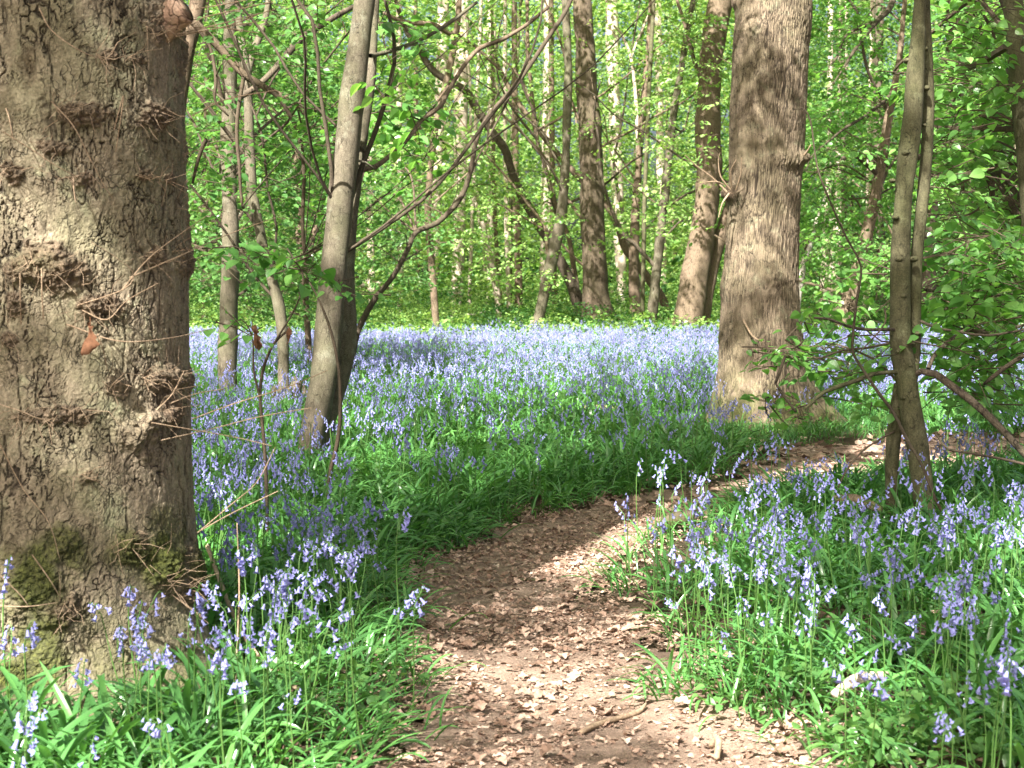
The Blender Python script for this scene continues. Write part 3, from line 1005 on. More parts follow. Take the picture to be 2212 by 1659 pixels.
tC = Tree('hazel_tree', 'straight grey stem with dark blotches beside the burred oak, left of the curved stem', M['hazel'], ground(493, 880))
YC = depth_of(880)
tC.trunk(R1([(988, 1750, 82), (982, 1640, 76), (982, 1500, 78), (985, 1300, 80), (990, 1200, 80), (993, 1000, 74), (988, 800, 68), (985, 600, 68), (990, 400, 65), (990, 200, 58), (995, 0, 48)]), YC, top=9, seg=24, step=.07, flare=(.3, .3, 3, 1), lump=.3)
tC.branch(R1([(980, 480, 20), (955, 420, 20), (935, 330, 18), (905, 240, 17), (880, 170, 16), (860, 60, 14)]), YC, -.4, bark=M['twig'])

tD = Tree('hazel_tree', 'curved grey-brown stem forking into a Y near the top, on a dark mossy stool', M['hazel'], ground(608, 898))
YD = depth_of(898)
tD.trunk(R1([(1225, 1740, 66), (1222, 1650, 55), (1220, 1500, 52), (1214, 1400, 50), (1198, 1300, 55), (1170, 1200, 50), (1140, 1100, 48), (1122, 1000, 46), (1100, 900, 46), (1085, 800, 46), (1075, 600, 40), (1070, 450, 39), (1064, 330, 40), (1050, 230, 32), (1034, 120, 30), (1020, 0, 26)]), YD, top=8, seg=24, step=.06, flare=(.8, .3, 4, 2), lump=.25)
tD.branch(R1([(1066, 340, 30), (1078, 270, 32), (1095, 215, 31), (1122, 150, 30), (1148, 60, 28), (1157, 0, 26)]), YD, .2, seg=14, top=7)
tD.branch(R1([(1030, 420, 26), (1090, 385, 28), (1150, 335, 30), (1200, 280, 30), (1250, 220, 28), (1300, 165, 26), (1350, 130, 25), (1465, 60, 22), (1540, 20, 18)]), YD - .5, .5, bark=M['dark'])
def stool(root, base):
    a = Acc()
    for k in range(9):
        b_ = base + np.array([U(-.16, .16), U(-.16, .16), -.08])
        t_ = b_ + np.array([U(-.10, .10), U(-.08, .08), U(.22, .42)])
        V, F = tube(np.array([(*b_, U(.07, .11)), (*((b_ + t_) / 2 + rng.normal(0, .03, 3)), U(.06, .09)), (*t_, U(.03, .05))]), .03, 12, .3, seed=k + 300, lump=.5)
        a.add(V, F)
    o = link('stool', a.mesh('stool', [M['dark']], origin=base), root)
    o['label'] = 'dark rotting coppice stool'
tD.extra.append(stool)

tB = Tree('hazel_tree', 'dark branch arching down across the stems beside the burred oak', M['brown'], (-3.0, 12.2))
tB.trunk([(330, 960, 50), (345, 700, 46), (360, 420, 40), (395, 150, 36), (420, 40, 34)], 12.2, top=8, seg=14)
tB.branch(R1([(800, 60, 34), (870, 130, 40), (920, 180, 40), (960, 222, 40), (1050, 320, 42), (1100, 350, 36), (1150, 382, 32), (1250, 432, 30), (1300, 470, 27), (1350, 520, 24), (1400, 570, 20), (1465, 625, 18), (1520, 660, 15)]), 12.0, .4, seg=10)
tB.branch(R1([(1150, 382, 20), (1200, 420, 20), (1240, 480, 20), (1280, 560, 19), (1300, 640, 18), (1310, 760, 17), (1305, 900, 16), (1305, 1020, 14), (1310, 1100, 10)]), 12.1, .3, bark=M['twig'])
tB.branch(R1([(1320, 470, 14), (1380, 480, 12), (1430, 505, 10), (1470, 520, 7)]), 12.2, .2)
tB.branch(R1([(1050, 330, 18), (1035, 420, 18), (1022, 520, 17), (1022, 620, 16), (1032, 720, 15), (1036, 810, 14), (1045, 890, 11)]), 12.1, .1, bark=M['twig'])
tB.branch(R1([(860, 140, 12), (905, 200, 14), (930, 330, 14), (925, 430, 12), (955, 470, 10), (985, 500, 8)]), 12.0, .1, bark=M['twig'])
tB.branch(R1([(1390, 580, 10), (1410, 640, 9), (1440, 670, 8), (1468, 690, 6)]), 12.2, .1, bark=M['drytwig'])
tB.branch(R1([(890, 600, 18), (870, 640, 16), (845, 720, 14), (830, 790, 10)]), 12.3, .1, bark=M['twig'])

tE = Tree('hazel_tree', 'pale dappled stem between the curved stem and the leaning hazel', M['brown'], ground(662, 815))
YE = depth_of(815)
tE.trunk(R1([(1335, 1600, 30), (1328, 1450, 28), (1318, 1300, 28), (1316, 1180, 28), (1300, 1060, 38), (1288, 950, 42), (1282, 800, 44), (1282, 650, 44), (1285, 500, 42), (1288, 350, 44), (1285, 200, 36), (1290, 60, 30), (1300, 0, 26)]), YE, top=9, seg=18, step=.1)
tE.branch(R1([(1316, 1180, 24), (1340, 1060, 22), (1365, 950, 22), (1390, 850, 20), (1400, 750, 16), (1425, 720, 12)]), YE, .4)

tF = Tree('hazel_tree', 'zigzag brown branchlike stem rising rightward from behind the leaning hazel', M['limb'], ground(772, 745))
YF = depth_of(745) * .62
tF.trunk(R2([(60, 1500, 44), (90, 1400, 42), (150, 1290, 40), (230, 1190, 38), (290, 1080, 34), (330, 1000, 36), (420, 960, 38), (500, 880, 38), (545, 800, 34), (570, 700, 32), (590, 600, 28), (640, 500, 30), (740, 390, 32), (800, 310, 28), (900, 160, 30), (960, 70, 30), (1000, -10, 28)]), YF, 1.2, top=8, seg=16, step=.09, scale=.66)
tF.branch(R2([(780, 340, 12), (800, 400, 10), (830, 470, 8), (850, 520, 6)]), YF + .8, .2)

tG = Tree('hazel_tree', 'thin upright red-brown stem standing alone at the back of the bluebells, left of centre', M['brown'], ground(942, 712))
YG = depth_of(712) * .8
tG.trunk(R2([(416, 1420, 32), (405, 1250, 32), (392, 1100, 31), (380, 950, 30), (385, 800, 29), (402, 620, 28), (430, 470, 28), (465, 330, 28), (492, 200, 28), (510, 80, 26), (515, 0, 25)]), YG, top=11, seg=14, step=.2)
tG.branch(R2([(500, 150, 16), (470, 145, 18), (400, 105, 20), (280, 95, 20), (190, 55, 16)]), YG, -1.0)
tG.branch(R2([(480, 140, 18), (560, 185, 17), (600, 215, 14), (690, 300, 12)]), YG, .6)

tK = Tree('hornbeam_tree', 'dark trunk arching in a long bow from the thick trunk to upper left', M['dark'], ground(1252, 705))
YK = depth_of(718)
tK.trunk(R2([(1045, 1390, 60), (1020, 1280, 52), (980, 1180, 46), (920, 1070, 44), (860, 970, 42), (800, 870, 40), (760, 790, 38), (735, 720, 36), (710, 640, 35), (650, 560, 34), (590, 470, 34), (540, 390, 33), (450, 340, 32), (390, 290, 30), (340, 210, 24), (290, 140, 21), (260, 60, 19), (240, 0, 17)]), YK, -3, top=None, seg=18, step=.25)
tK.branch(R2([(1030, 1300, 24), (1000, 1100, 24), (985, 1020, 22), (935, 900, 22), (905, 790, 20), (880, 700, 20), (850, 600, 20), (830, 430, 18), (810, 200, 17), (808, 0, 15)]), YK, 1, seg=10, step=.3, bark=M['brown'])

tL = Tree('hazel_tree', 'pale ridged stem leaning right across the arching dark trunk', M['hazel'], ground(1158, 735))
YL = depth_of(735)
tL.trunk(R2([(845, 1480, 46), (852, 1400, 46), (872, 1300, 46), (900, 1180, 50), (930, 1050, 52), (955, 920, 43), (966, 800, 38), (975, 650, 36), (980, 450, 36), (985, 300, 36), (977, 130, 35), (972, 0, 33)]), YL, top=12, seg=18, step=.2, flare=(.3, .5, 3, 0))

tM = Tree('oak_tree', 'thick dark ridged trunk with flared mossy root at the back centre', M['oak3'], ground(1296, 715))
YM = depth_of(722)
tM.trunk(R2([(1125, 1440, 130), (1118, 1390, 122), (1104, 1300, 112), (1098, 1150, 106), (1090, 1000, 102), (1085, 800, 102), (1080, 600, 96), (1080, 520, 96), (1066, 400, 90), (1060, 250, 88), (1050, 100, 82), (1045, 0, 80)]), YM, top=16, seg=36, step=.2, flare=(.75, 1.3, 3, .2), lump=.16, rough=.08)

tN = Tree('hazel_tree', 'slim reddish stem slanting left behind the thick back trunk', M['brown'], ground(1420, 690))
tN.trunk(R2([(1400, 1310, 40), (1330, 1200, 38), (1240, 1085, 36), (1200, 980, 32), (1140, 870, 28), (1025, 760, 28), (920, 640, 26), (850, 550, 25), (760, 430, 24), (690, 300, 20), (640, 200, 16)]), YM + 4, top=None, seg=12, step=.3)

tO = Tree('hazel_tree', 'reddish stem with white streaks directly right of the thick back trunk', M['brown'], ground(1372, 712))
YO = depth_of(718)
tO.trunk(R2([(1278, 1420, 40), (1272, 1300, 46), (1266, 1200, 47), (1268, 1050, 42), (1275, 900, 36), (1285, 750, 30), (1298, 580, 30), (1312, 430, 28), (1330, 200, 24), (1340, 0, 20)]), YO, top=10, seg=14, step=.25)
tO.branch(R2([(1285, 700, 14), (1280, 500, 16), (1272, 380, 16), (1255, 250, 14), (1215, 150, 12), (1180, 110, 9)]), YO, .5, bark=M['pale'])
tO.branch(R2([(1255, 250, 12), (1280, 180, 11), (1320, 90, 10), (1340, 40, 8)]), YO, .5, bark=M['pale'])

tP = Tree('hazel_tree', 'very thin straight greenish stem right of the reddish stem', M['hazel_green'], ground(1386, 718))
tP.trunk(R2([(1302, 1420, 18), (1306, 1250, 20), (1310, 1050, 20), (1312, 900, 20), (1320, 700, 19), (1330, 450, 18), (1345, 150, 17), (1352, 0, 16)]), depth_of(724), top=9, seg=10, step=.3)

tQ = Tree('hazel_tree', 'slender sunlit stem leaning right up to the frame top, between thick trunks', M['hazel'], ground(1404, 725))
YQ = depth_of(728)
tQ.trunk(R2([(1333, 1460, 48), (1340, 1400, 46), (1352, 1300, 46), (1372, 1100, 41), (1400, 850, 37), (1420, 650, 34), (1445, 450, 31), (1468, 320, 29), (1490, 180, 27), (1512, 60, 24), (1522, 0, 22)]), YQ, top=11, seg=16, step=.22)
tQ.branch(R2([(1395, 900, 12), (1430, 880, 11), (1490, 840, 10), (1560, 810, 9), (1640, 780, 8)]), YQ, -2, bark=M['twig'])

tR = Tree('oak_tree', 'broad pale trunk with curved base partly hidden behind the sunlit oak', M['brown'], ground(1484, 725))
YR = depth_of(735)
tR.trunk(R3([(25, 1450, 140), (40, 1330, 128), (62, 1200, 118), (90, 1050, 112), (112, 900, 110), (126, 750, 106), (122, 600, 108), (120, 480, 104), (130, 300, 98), (150, 150, 104), (178, 0, 100)]), YR, top=15, seg=32, step=.2, flare=(.3, .8, 3, 1.2), lump=.18)
tR.trunk(R3([(82, 1470, 74), (104, 1330, 66), (130, 1180, 62), (165, 1050, 60), (205, 930, 58), (250, 800, 54), (300, 620, 50)]), YR + .3, top=11, seg=20, step=.2)

# ---- the sunlit oak right of centre
tS = Tree('oak_tree', 'big straight oak with dappled ridged bark beside the path bend', M['oak2'], ground(1660, 925))
YS = depth_of(922)
def build_ridged(P, seg, step, seed, knots):
    S = spline(P, step)
    S = S[(S[:, 2] < 4.4) | (np.arange(len(S)) % 12 == 0)]
    C, r = S[:, :3], S[:, 3]
    T, A, B = frames(C)
    th = np.arange(seg) / seg * 2 * math.pi
    h = np.clip((C[:, 2]) / .75, 0, 1)[:, None]
    k = (1 - h) ** 2.6
    # angle measured from +x, the camera lies towards -y
    D = np.cos(th)[None, :, None] * A[:, None] + np.sin(th)[None, :, None] * B[:, None]
    ang = np.arctan2(D[..., 1], D[..., 0])
    lob = lambda a0, p: np.maximum(0, np.cos(ang - a0)) ** p
    rad = r[:, None] * (1 + k * (.75 * lob(-.35, 5) + .35 * lob(-2.2, 5) + .4 * lob(3.0, 5) + .4 * lob(1.6, 3)))
    W = C[:, None] + D * rad[..., None]
    q = W.reshape(-1, 3)
    w = np.stack([fbm(q * 6, seed + 1, 2), fbm(q * 6, seed + 2, 2), fbm(q * 4, seed + 3, 2)], 1)
    arc = (ang * .35).ravel()
    d1, d2, hid = worley2(arc * 56 + w[:, 0] * 1.5, q[:, 2] * 5.5 + w[:, 1] * 1.0, seed)
    ridge = sstep(.0, .40, d2 - d1) * (.75 + .5 * hid)
    disp = .0105 * ridge + .03 * fbm(q * np.array([2.2, 2.2, .9]), seed + 7, 3) + .005 * fbm(q * 26, seed + 9, 3)
    fx, fy = proj(q)
    for (x, y, a, b, hh) in knots:
        dd = np.sqrt(((fx - x) / a) ** 2 + ((fy - y) / b) ** 2)
        m = sstep(1.2, .0, dd) * (D[..., 1].ravel() < .35)
        g, _, _ = worley(q * 30, seed + 20)
        disp = disp + hh * m * (1 + .8 * (.5 - g))
    W = W + D * disp.reshape(rad.shape)[..., None]
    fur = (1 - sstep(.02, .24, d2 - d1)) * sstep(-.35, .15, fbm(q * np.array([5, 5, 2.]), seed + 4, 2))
    knot = np.zeros(len(q))
    for (x, y, a, b, hh) in knots:
        knot = np.maximum(knot, sstep(1.1, .3, np.sqrt(((fx - x) / a) ** 2 + ((fy - y) / b) ** 2)) * (hh > .055) * (D[..., 1].ravel() < .35))
    ms = sstep(.55, .0, q[:, 2]) * sstep(-.05, .4, fbm(q * 5, seed + 6, 3)) * .85
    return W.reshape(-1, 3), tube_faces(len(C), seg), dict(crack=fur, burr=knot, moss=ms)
_pS = tS.rows([(1652, 945, 262), (1652, 900, 222), (1650, 860, 206), (1648, 800, 192), (1646, 740, 182), (1645, 680, 170), (1645, 600, 160), (1648, 500, 158), (1652, 400, 160), (1658, 300, 166), (1662, 200, 166), (1667, 100, 166), (1671, 0, 166)], YS, 0, 15)
_pS[:, 3] *= .965
_V, _F, _sA = build_ridged(_pS, 400, .016, 50, [(1580, 418, 34, 22, .07), (1700, 342, 50, 26, .035), (1630, 62, 34, 30, .05), (1655, 168, 30, 24, .045), (1738, 340, 20, 16, .05), (1668, 600, 40, 22, .02), (1575, 6, 24, 18, .06), (1560, 620, 30, 40, .02)])
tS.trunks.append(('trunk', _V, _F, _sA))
tS.note(_pS)
for L in [[(1575, 418, 5), (1560, 440, 4), (1552, 470, 2)], [(1578, 410, 5), (1556, 380, 4), (1552, 345, 3), (1556, 330, 2)], [(1580, 405, 5), (1578, 370, 4), (1590, 345, 2)], [(1570, 415, 5), (1540, 385, 4), (1500, 355, 3), (1480, 335, 2)], [(1590, 410, 4), (1600, 375, 3), (1602, 340, 2)], [(1738, 335, 6), (1745, 325, 4), (1752, 312, 2)], [(1565, 400, 4), (1545, 392, 3), (1500, 398, 2)],
          [(1605, 690, 5), (1625, 725, 4), (1650, 740, 3)]]:
    tS.branch(L, YS - .36, -.1, seg=5, step=.05, bark=M['drytwig'])

# ---- twin hazel in the right foreground
tT = Tree('hazel_tree', 'twin-stemmed hazel with knobbly greenish bark in the right bluebell patch', M['hazel_green'], ground(2000, 1180))
YT = depth_of(1178)
tT.trunk([(2002, 1195, 52), (2000, 1160, 46), (1995, 1080, 44), (1988, 1010, 44), (1980, 950, 46), (1966, 880, 47), (1954, 800, 46), (1945, 740, 44), (1944, 660, 42), (1944, 560, 41), (1948, 480, 41), (1953, 400, 40), (1963, 320, 42), (1972, 240, 40), (1978, 150, 36), (1984, 70, 32), (1988, 0, 28)], YT, top=7, seg=26, step=.04, flare=(.35, .25, 3, 2), lump=.22, rough=.07)
tT.trunk([(1968, 860, 20), (1972, 800, 24), (1977, 720, 26), (1978, 640, 27), (1980, 560, 27), (1988, 480, 27), (1996, 400, 26), (2003, 310, 25), (2006, 220, 24), (2004, 140, 24), (2001, 60, 22), (1998, 0, 22)], YT + .02, .1, top=6, seg=20, step=.04, root=False)
tT.trunk([(1928, 1150, 28), (1926, 1090, 28), (1926, 1030, 30), (1928, 970, 32), (1936, 900, 34), (1946, 830, 30)], YT + .18, -.1, top=None, seg=18, step=.05)
def knobs(root, base):
    a = Acc()
    for (x, y, r) in [(1958, 330, 10), (1975, 190, 8), (2003, 190, 9), (1998, 270, 8), (1936, 470, 9), (1944, 560, 9), (1952, 640, 9), (1982, 720, 8), (1940, 760, 8), (1965, 790, 6), (1977, 560, 8), (1953, 860, 7), (2000, 105, 9), (1962, 130, 8), (1930, 390, 7)]:
        p = at(x, y, YT - .045 if y > 300 else YT)
        s = YT / FPX
        V, F = tube(np.array([(p[0], p[1] + .03, p[2], r * s * .9), (p[0], p[1] - .001, p[2], r * s * .7), (p[0], p[1] - .009, p[2] - .004, r * s * .3)]), .006, 9, .5, seed=int(x), lump=.6)
        V = (V - p) * np.array([1.05, 1, .85]) + p
        a = Acc(); a.add(V, F)
        link('knot', a.mesh('knot', [M['hazel_green']], origin=base), root)
tT.extra.append(knobs)
tT.branch(R3([(1000, 1620, 22), (1040, 1600, 28), (1100, 1612, 32), (1160, 1655, 32)]) + R6([(1250, 72, 32), (1330, 145, 31), (1400, 215, 30), (1483, 305, 28), (1560, 390, 24), (1700, 520, 16)]), YT, -.4, seg=12, bark=M['dark'])
tT.branch(R3([(960, 1600, 22), (900, 1605, 20), (830, 1612, 20), (760, 1640, 18)]) + R6([(620, 40, 17), (570, 85, 14), (540, 110, 9)]), YT, -.3, seg=9)
tT.branch(R3([(1070, 1590, 22), (1090, 1540, 22), (1130, 1495, 22), (1180, 1455, 20), (1240, 1420, 17), (1330, 1435, 14), (1483, 1400, 12)]), YT, .3, seg=8, bark=M['dark'])
tT.branch(R3([(1483, 1530, 20), (1420, 1570, 20), (1340, 1630, 18), (1310, 1655, 14)]), YT - .3, .1, seg=8, bark=M['dark'])
tT.branch(R3([(950, 1420, 16), (880, 1420, 16), (800, 1420, 15), (720, 1405, 14), (640, 1375, 12), (580, 1370, 9)]), YT, -.4, seg=8, bark=M['dark'])
tT.branch(R3([(1040, 1385, 14), (1100, 1410, 13), (1200, 1430, 12), (1330, 1445, 11), (1483, 1420, 10)]), YT, -.4, seg=7, bark=M['dark'])
tT.branch(R3([(1060, 1250, 16), (1150, 1260, 16), (1210, 1290, 15), (1290, 1275, 13), (1400, 1270, 11), (1483, 1265, 9)]), YT + .3, .3, seg=7, bark=M['dark'])
tT.branch(R3([(900, 1480, 10), (800, 1500, 9), (700, 1510, 8), (600, 1545, 7), (540, 1555, 5)]), YT - .1, -.4, seg=6, bark=M['twig'])
tT.branch(R3([(880, 1330, 9), (885, 1390, 8), (820, 1470, 7), (760, 1530, 5)]), YT - .1, -.2, seg=6, bark=M['twig'])
tT.branch(R6([(940, 200, 10), (900, 222, 10), (860, 245, 10), (810, 275, 9), (760, 320, 9), (710, 390, 8), (680, 455, 6)]), YT + .1, -.4, seg=6, bark=M['twig'])

tV = Tree('sapling', 'thin bent sapling stem sagging in an S past the twin-stemmed hazel', M['limb'], ground(2330, 1215), 'sapling')
YV = YT - .5
_pV = tV.rows(R6([(1700, 760, 18), (1483, 712, 18), (1380, 690, 18), (1250, 672, 19), (1190, 640, 20), (1140, 570, 20), (1100, 500, 21), (1040, 350, 22), (980, 250, 22), (920, 130, 22), (860, 50, 22)]) + R3([(820, 1640, 22), (780, 1580, 20), (745, 1520, 20), (745, 1450, 20), (760, 1300, 19), (780, 1150, 17), (720, 1030, 16), (660, 900, 15), (600, 750, 14), (580, 650, 14), (562, 520, 13), (530, 465, 10), (490, 472, 7)]), YV, .3, None, False)
_pV[:, 3] *= .62
_V, _F = tube(_pV, .05, 10, .08, 5, lump=.25)
tV.trunks.append(('trunk', _V, _F)); tV.note(_pV)
tV.branch(R6([(1100, 215, 10), (1130, 262, 10), (1160, 288, 11), (1230, 300, 11), (1300, 312, 11), (1400, 330, 12), (1483, 350, 12), (1600, 380, 12)]), YV + .3, -.2, seg=6)
tV.branch(R6([(410, 0, 9), (430, 30, 11), (450, 60, 12), (480, 100, 12), (500, 125, 10)]), YV - .2, .0, seg=6)
tV.branch(R3([(455, 1530, 12), (440, 1570, 14), (425, 1610, 14), (412, 1650, 12)]), YV - .2, .0, seg=6)

tX = Tree('hazel_tree', 'shaded brown trunk leaning right, midway between sunlit oak and twin hazel', M['brown'], ground(1824, 735))
YX = depth_of(745)
tX.trunk(R3([(690, 1480, 62), (700, 1400, 66), (735, 1280, 70), (768, 1150, 60), (795, 1050, 55), (830, 900, 48), (860, 750, 44), (882, 620, 44), (902, 480, 38), (922, 380, 30), (945, 250, 26), (960, 100, 22)]), YX, top=11, seg=20, step=.15)
tX.branch(R3([(930, -40, 26), (900, 40, 24), (850, 90, 22), (800, 150, 19), (750, 220, 15), (700, 300, 10), (660, 360, 4)]), YX - 1, -4, seg=8, bark=M['limb'])
tX.branch(R3([(862, 760, 20), (790, 700, 17), (740, 660, 14), (700, 610, 11), (640, 560, 5)]), YX, -1, seg=8, bark=M['limb'])
tX.branch(R3([(925, 395, 18), (850, 460, 16), (780, 510, 14), (700, 560, 12), (640, 610, 9), (570, 670, 6), (540, 740, 3)]), YX, -5, seg=6, bark=M['limb'])
tX.branch(R3([(850, 90, 14), (720, 150, 12), (680, 240, 9), (630, 300, 6), (580, 350, 3)]), YX - 2, -3, seg=6, bark=M['limb'])

tY = Tree('oak_tree', 'dark thick trunk bending left behind the twin hazel', M['dark'], ground(2035, 700))
YY = depth_of(715)
tY.trunk(R3([(1075, 1360, 80), (1068, 1200, 74), (1072, 1000, 66), (1078, 860, 66), (1085, 740, 70), (1105, 650, 78), (1140, 560, 86), (1165, 450, 88), (1185, 350, 88), (1195, 200, 88), (1196, 0, 86)]), YY, top=15, seg=24, step=.25, lump=.2)
tY.branch(R3([(1240, 280, 20), (1290, 220, 18), (1340, 165, 14), (1360, 140, 10)]), YY, -1, seg=7)
tY.branch(R3([(1110, 650, 50), (1060, 665, 46), (1015, 675, 34)]), YY, -.5, seg=10)

tZ = Tree('forest_tree', 'straight dark trunk right of the bending dark trunk', M['dark'], ground(2118, 690))
tZ.trunk(R3([(1285, 1330, 66), (1288, 1100, 64), (1290, 900, 62), (1292, 700, 58), (1294, 500, 52), (1298, 300, 46), (1302, 100, 40), (1304, 0, 38)]), 62, top=15, seg=16, step=.4)

tAA = Tree('hornbeam_tree', 'mottled green trunk cut by the right edge of the photo', M['hazel_green'], (3.95, 9.4))
tAA.trunk([(2290, 1110, 66), (2270, 900, 60), (2250, 700, 54), (2234, 520, 48), (2222, 400, 44), (2212, 280, 42), (2202, 180, 42), (2194, 90, 42), (2188, 0, 42)], 9.4, top=9, seg=24, step=.06, lump=.25)

# ---- dead white limb and the small trunks far off
tW = Tree('dead_sapling', 'bleached white dead limb leaning beside the sunlit oak', M['white'], ground(1728, 700), 'dead tree')
tW.trunk(R3([(508, 1330, 20), (520, 1210, 26), (540, 1110, 28), (560, 1050, 28), (585, 970, 24), (602, 920, 20), (616, 880, 14), (622, 850, 8)]), YX + 4, top=None, seg=10, step=.15)
tW.branch(R3([(570, 990, 10), (600, 965, 12), (640, 950, 11), (690, 938, 9), (730, 920, 6)]), YX + 4, -.5, seg=6)
tW.branch(R3([(525, 1100, 10), (550, 1050, 10), (580, 985, 8)]), YX + 3.9, .1, seg=6, bark=M['twig'])

FAR = [  # label, points, depth, bark
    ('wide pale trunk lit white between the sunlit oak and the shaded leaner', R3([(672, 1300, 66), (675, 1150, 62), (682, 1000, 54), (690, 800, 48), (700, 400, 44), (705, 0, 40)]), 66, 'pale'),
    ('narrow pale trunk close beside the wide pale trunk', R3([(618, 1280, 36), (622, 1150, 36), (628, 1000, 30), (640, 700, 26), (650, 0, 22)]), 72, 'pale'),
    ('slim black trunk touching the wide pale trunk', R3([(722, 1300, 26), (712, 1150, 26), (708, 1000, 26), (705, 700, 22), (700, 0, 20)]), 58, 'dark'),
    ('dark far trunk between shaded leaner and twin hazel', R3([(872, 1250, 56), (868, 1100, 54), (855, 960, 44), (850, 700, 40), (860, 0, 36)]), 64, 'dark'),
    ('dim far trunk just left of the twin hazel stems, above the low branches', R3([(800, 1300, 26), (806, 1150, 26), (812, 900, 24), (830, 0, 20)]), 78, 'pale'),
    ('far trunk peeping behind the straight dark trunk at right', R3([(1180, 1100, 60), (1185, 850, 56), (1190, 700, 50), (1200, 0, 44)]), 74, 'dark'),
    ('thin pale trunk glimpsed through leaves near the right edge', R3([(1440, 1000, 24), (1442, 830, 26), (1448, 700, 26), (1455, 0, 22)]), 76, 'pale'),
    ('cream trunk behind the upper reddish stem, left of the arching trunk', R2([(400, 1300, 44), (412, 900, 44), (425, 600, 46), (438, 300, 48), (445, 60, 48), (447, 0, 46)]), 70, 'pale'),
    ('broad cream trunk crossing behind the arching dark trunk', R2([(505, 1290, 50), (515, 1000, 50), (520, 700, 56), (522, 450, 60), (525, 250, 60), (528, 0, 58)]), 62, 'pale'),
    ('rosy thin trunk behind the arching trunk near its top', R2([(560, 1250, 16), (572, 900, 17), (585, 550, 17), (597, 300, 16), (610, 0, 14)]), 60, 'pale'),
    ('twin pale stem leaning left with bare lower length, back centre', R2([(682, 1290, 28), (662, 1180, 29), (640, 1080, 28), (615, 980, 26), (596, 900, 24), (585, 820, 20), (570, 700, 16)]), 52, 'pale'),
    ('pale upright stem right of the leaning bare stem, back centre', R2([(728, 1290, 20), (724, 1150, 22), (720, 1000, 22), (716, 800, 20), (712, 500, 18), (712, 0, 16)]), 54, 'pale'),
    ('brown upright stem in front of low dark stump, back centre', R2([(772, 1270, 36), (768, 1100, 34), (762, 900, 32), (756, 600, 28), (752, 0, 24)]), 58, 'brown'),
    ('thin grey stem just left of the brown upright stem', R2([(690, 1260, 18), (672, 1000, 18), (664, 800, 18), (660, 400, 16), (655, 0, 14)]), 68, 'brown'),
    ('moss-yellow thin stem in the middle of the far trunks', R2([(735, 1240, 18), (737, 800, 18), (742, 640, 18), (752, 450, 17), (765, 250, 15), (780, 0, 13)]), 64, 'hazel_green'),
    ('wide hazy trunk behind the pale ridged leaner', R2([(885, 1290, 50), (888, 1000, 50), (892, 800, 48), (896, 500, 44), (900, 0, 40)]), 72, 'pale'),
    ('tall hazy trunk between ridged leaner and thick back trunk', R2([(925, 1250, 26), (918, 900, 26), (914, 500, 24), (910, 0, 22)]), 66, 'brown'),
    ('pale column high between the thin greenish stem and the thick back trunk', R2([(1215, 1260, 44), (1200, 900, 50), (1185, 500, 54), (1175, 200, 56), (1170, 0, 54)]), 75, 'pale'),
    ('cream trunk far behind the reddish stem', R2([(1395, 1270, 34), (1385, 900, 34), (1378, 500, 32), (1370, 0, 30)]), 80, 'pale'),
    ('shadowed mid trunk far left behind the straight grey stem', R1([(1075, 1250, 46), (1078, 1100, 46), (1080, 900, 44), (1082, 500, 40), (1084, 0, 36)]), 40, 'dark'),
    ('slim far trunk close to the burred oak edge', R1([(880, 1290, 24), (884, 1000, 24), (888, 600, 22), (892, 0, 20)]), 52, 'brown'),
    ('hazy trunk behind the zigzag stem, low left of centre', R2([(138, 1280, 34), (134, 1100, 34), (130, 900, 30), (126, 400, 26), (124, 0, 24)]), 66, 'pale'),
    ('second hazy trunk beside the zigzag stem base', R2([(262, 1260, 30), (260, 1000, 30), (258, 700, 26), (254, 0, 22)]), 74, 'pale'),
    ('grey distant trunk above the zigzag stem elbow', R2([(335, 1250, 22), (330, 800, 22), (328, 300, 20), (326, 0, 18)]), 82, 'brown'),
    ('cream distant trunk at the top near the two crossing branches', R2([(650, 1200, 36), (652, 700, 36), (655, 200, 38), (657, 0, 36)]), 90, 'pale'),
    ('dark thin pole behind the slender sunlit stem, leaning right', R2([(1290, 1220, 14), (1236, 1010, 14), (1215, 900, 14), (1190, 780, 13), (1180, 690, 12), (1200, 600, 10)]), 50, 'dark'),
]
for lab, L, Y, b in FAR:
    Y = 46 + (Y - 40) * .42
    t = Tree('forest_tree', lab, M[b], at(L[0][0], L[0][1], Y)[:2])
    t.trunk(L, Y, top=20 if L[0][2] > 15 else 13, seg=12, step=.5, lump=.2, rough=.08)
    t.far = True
# crooked side stems and arching limbs that tangle the middle distance
def tangle(t, n, x0, x1, Y, thin=1.0):
    for _ in range(n):
        b = t.nearest(at(U(x0, x1), U(250, 640), Y))
        p = b[:3].copy()
        d = norm(np.array([rng.normal(0, 1), rng.normal(0, .4), U(.35, 1.3)]))
        r = min(b[3] * .6, U(.018, .06) * thin)
        P = [(*p, r)]
        for k in range(int(U(5, 10))):
            d = norm(d + np.array([rng.normal(0, .22), rng.normal(0, .12), U(-.02, .16)]))
            p = p + d * U(.5, .9) * (.5 + .5 * thin)
            P.append((*p, r * (1 - .085 * (k + 1))))
        mt = M['limb'] if thin < 1 else (M['brown'] if rng.random() < .5 else M['dark'])
        V, F = tube(np.array(P), .25, 7, .1, len(t.branches), lump=.3)
        t.branches.append((V, F, mt))
        t.note(np.array(P))
for t, n, x0, x1 in ((tG, 4, 880, 1000), (tK, 5, 1000, 1250), (tL, 3, 1150, 1230), (tM, 4, 1230, 1330), (tO, 4, 1330, 1420), (tQ, 3, 1400, 1480), (tR, 3, 1450, 1560), (tX, 4, 1780, 1930), (tY, 4, 2000, 2150), (tZ, 3, 2080, 2160), (tE, 3, 600, 680)):
    tangle(t, n, x0, x1, t.base[1])
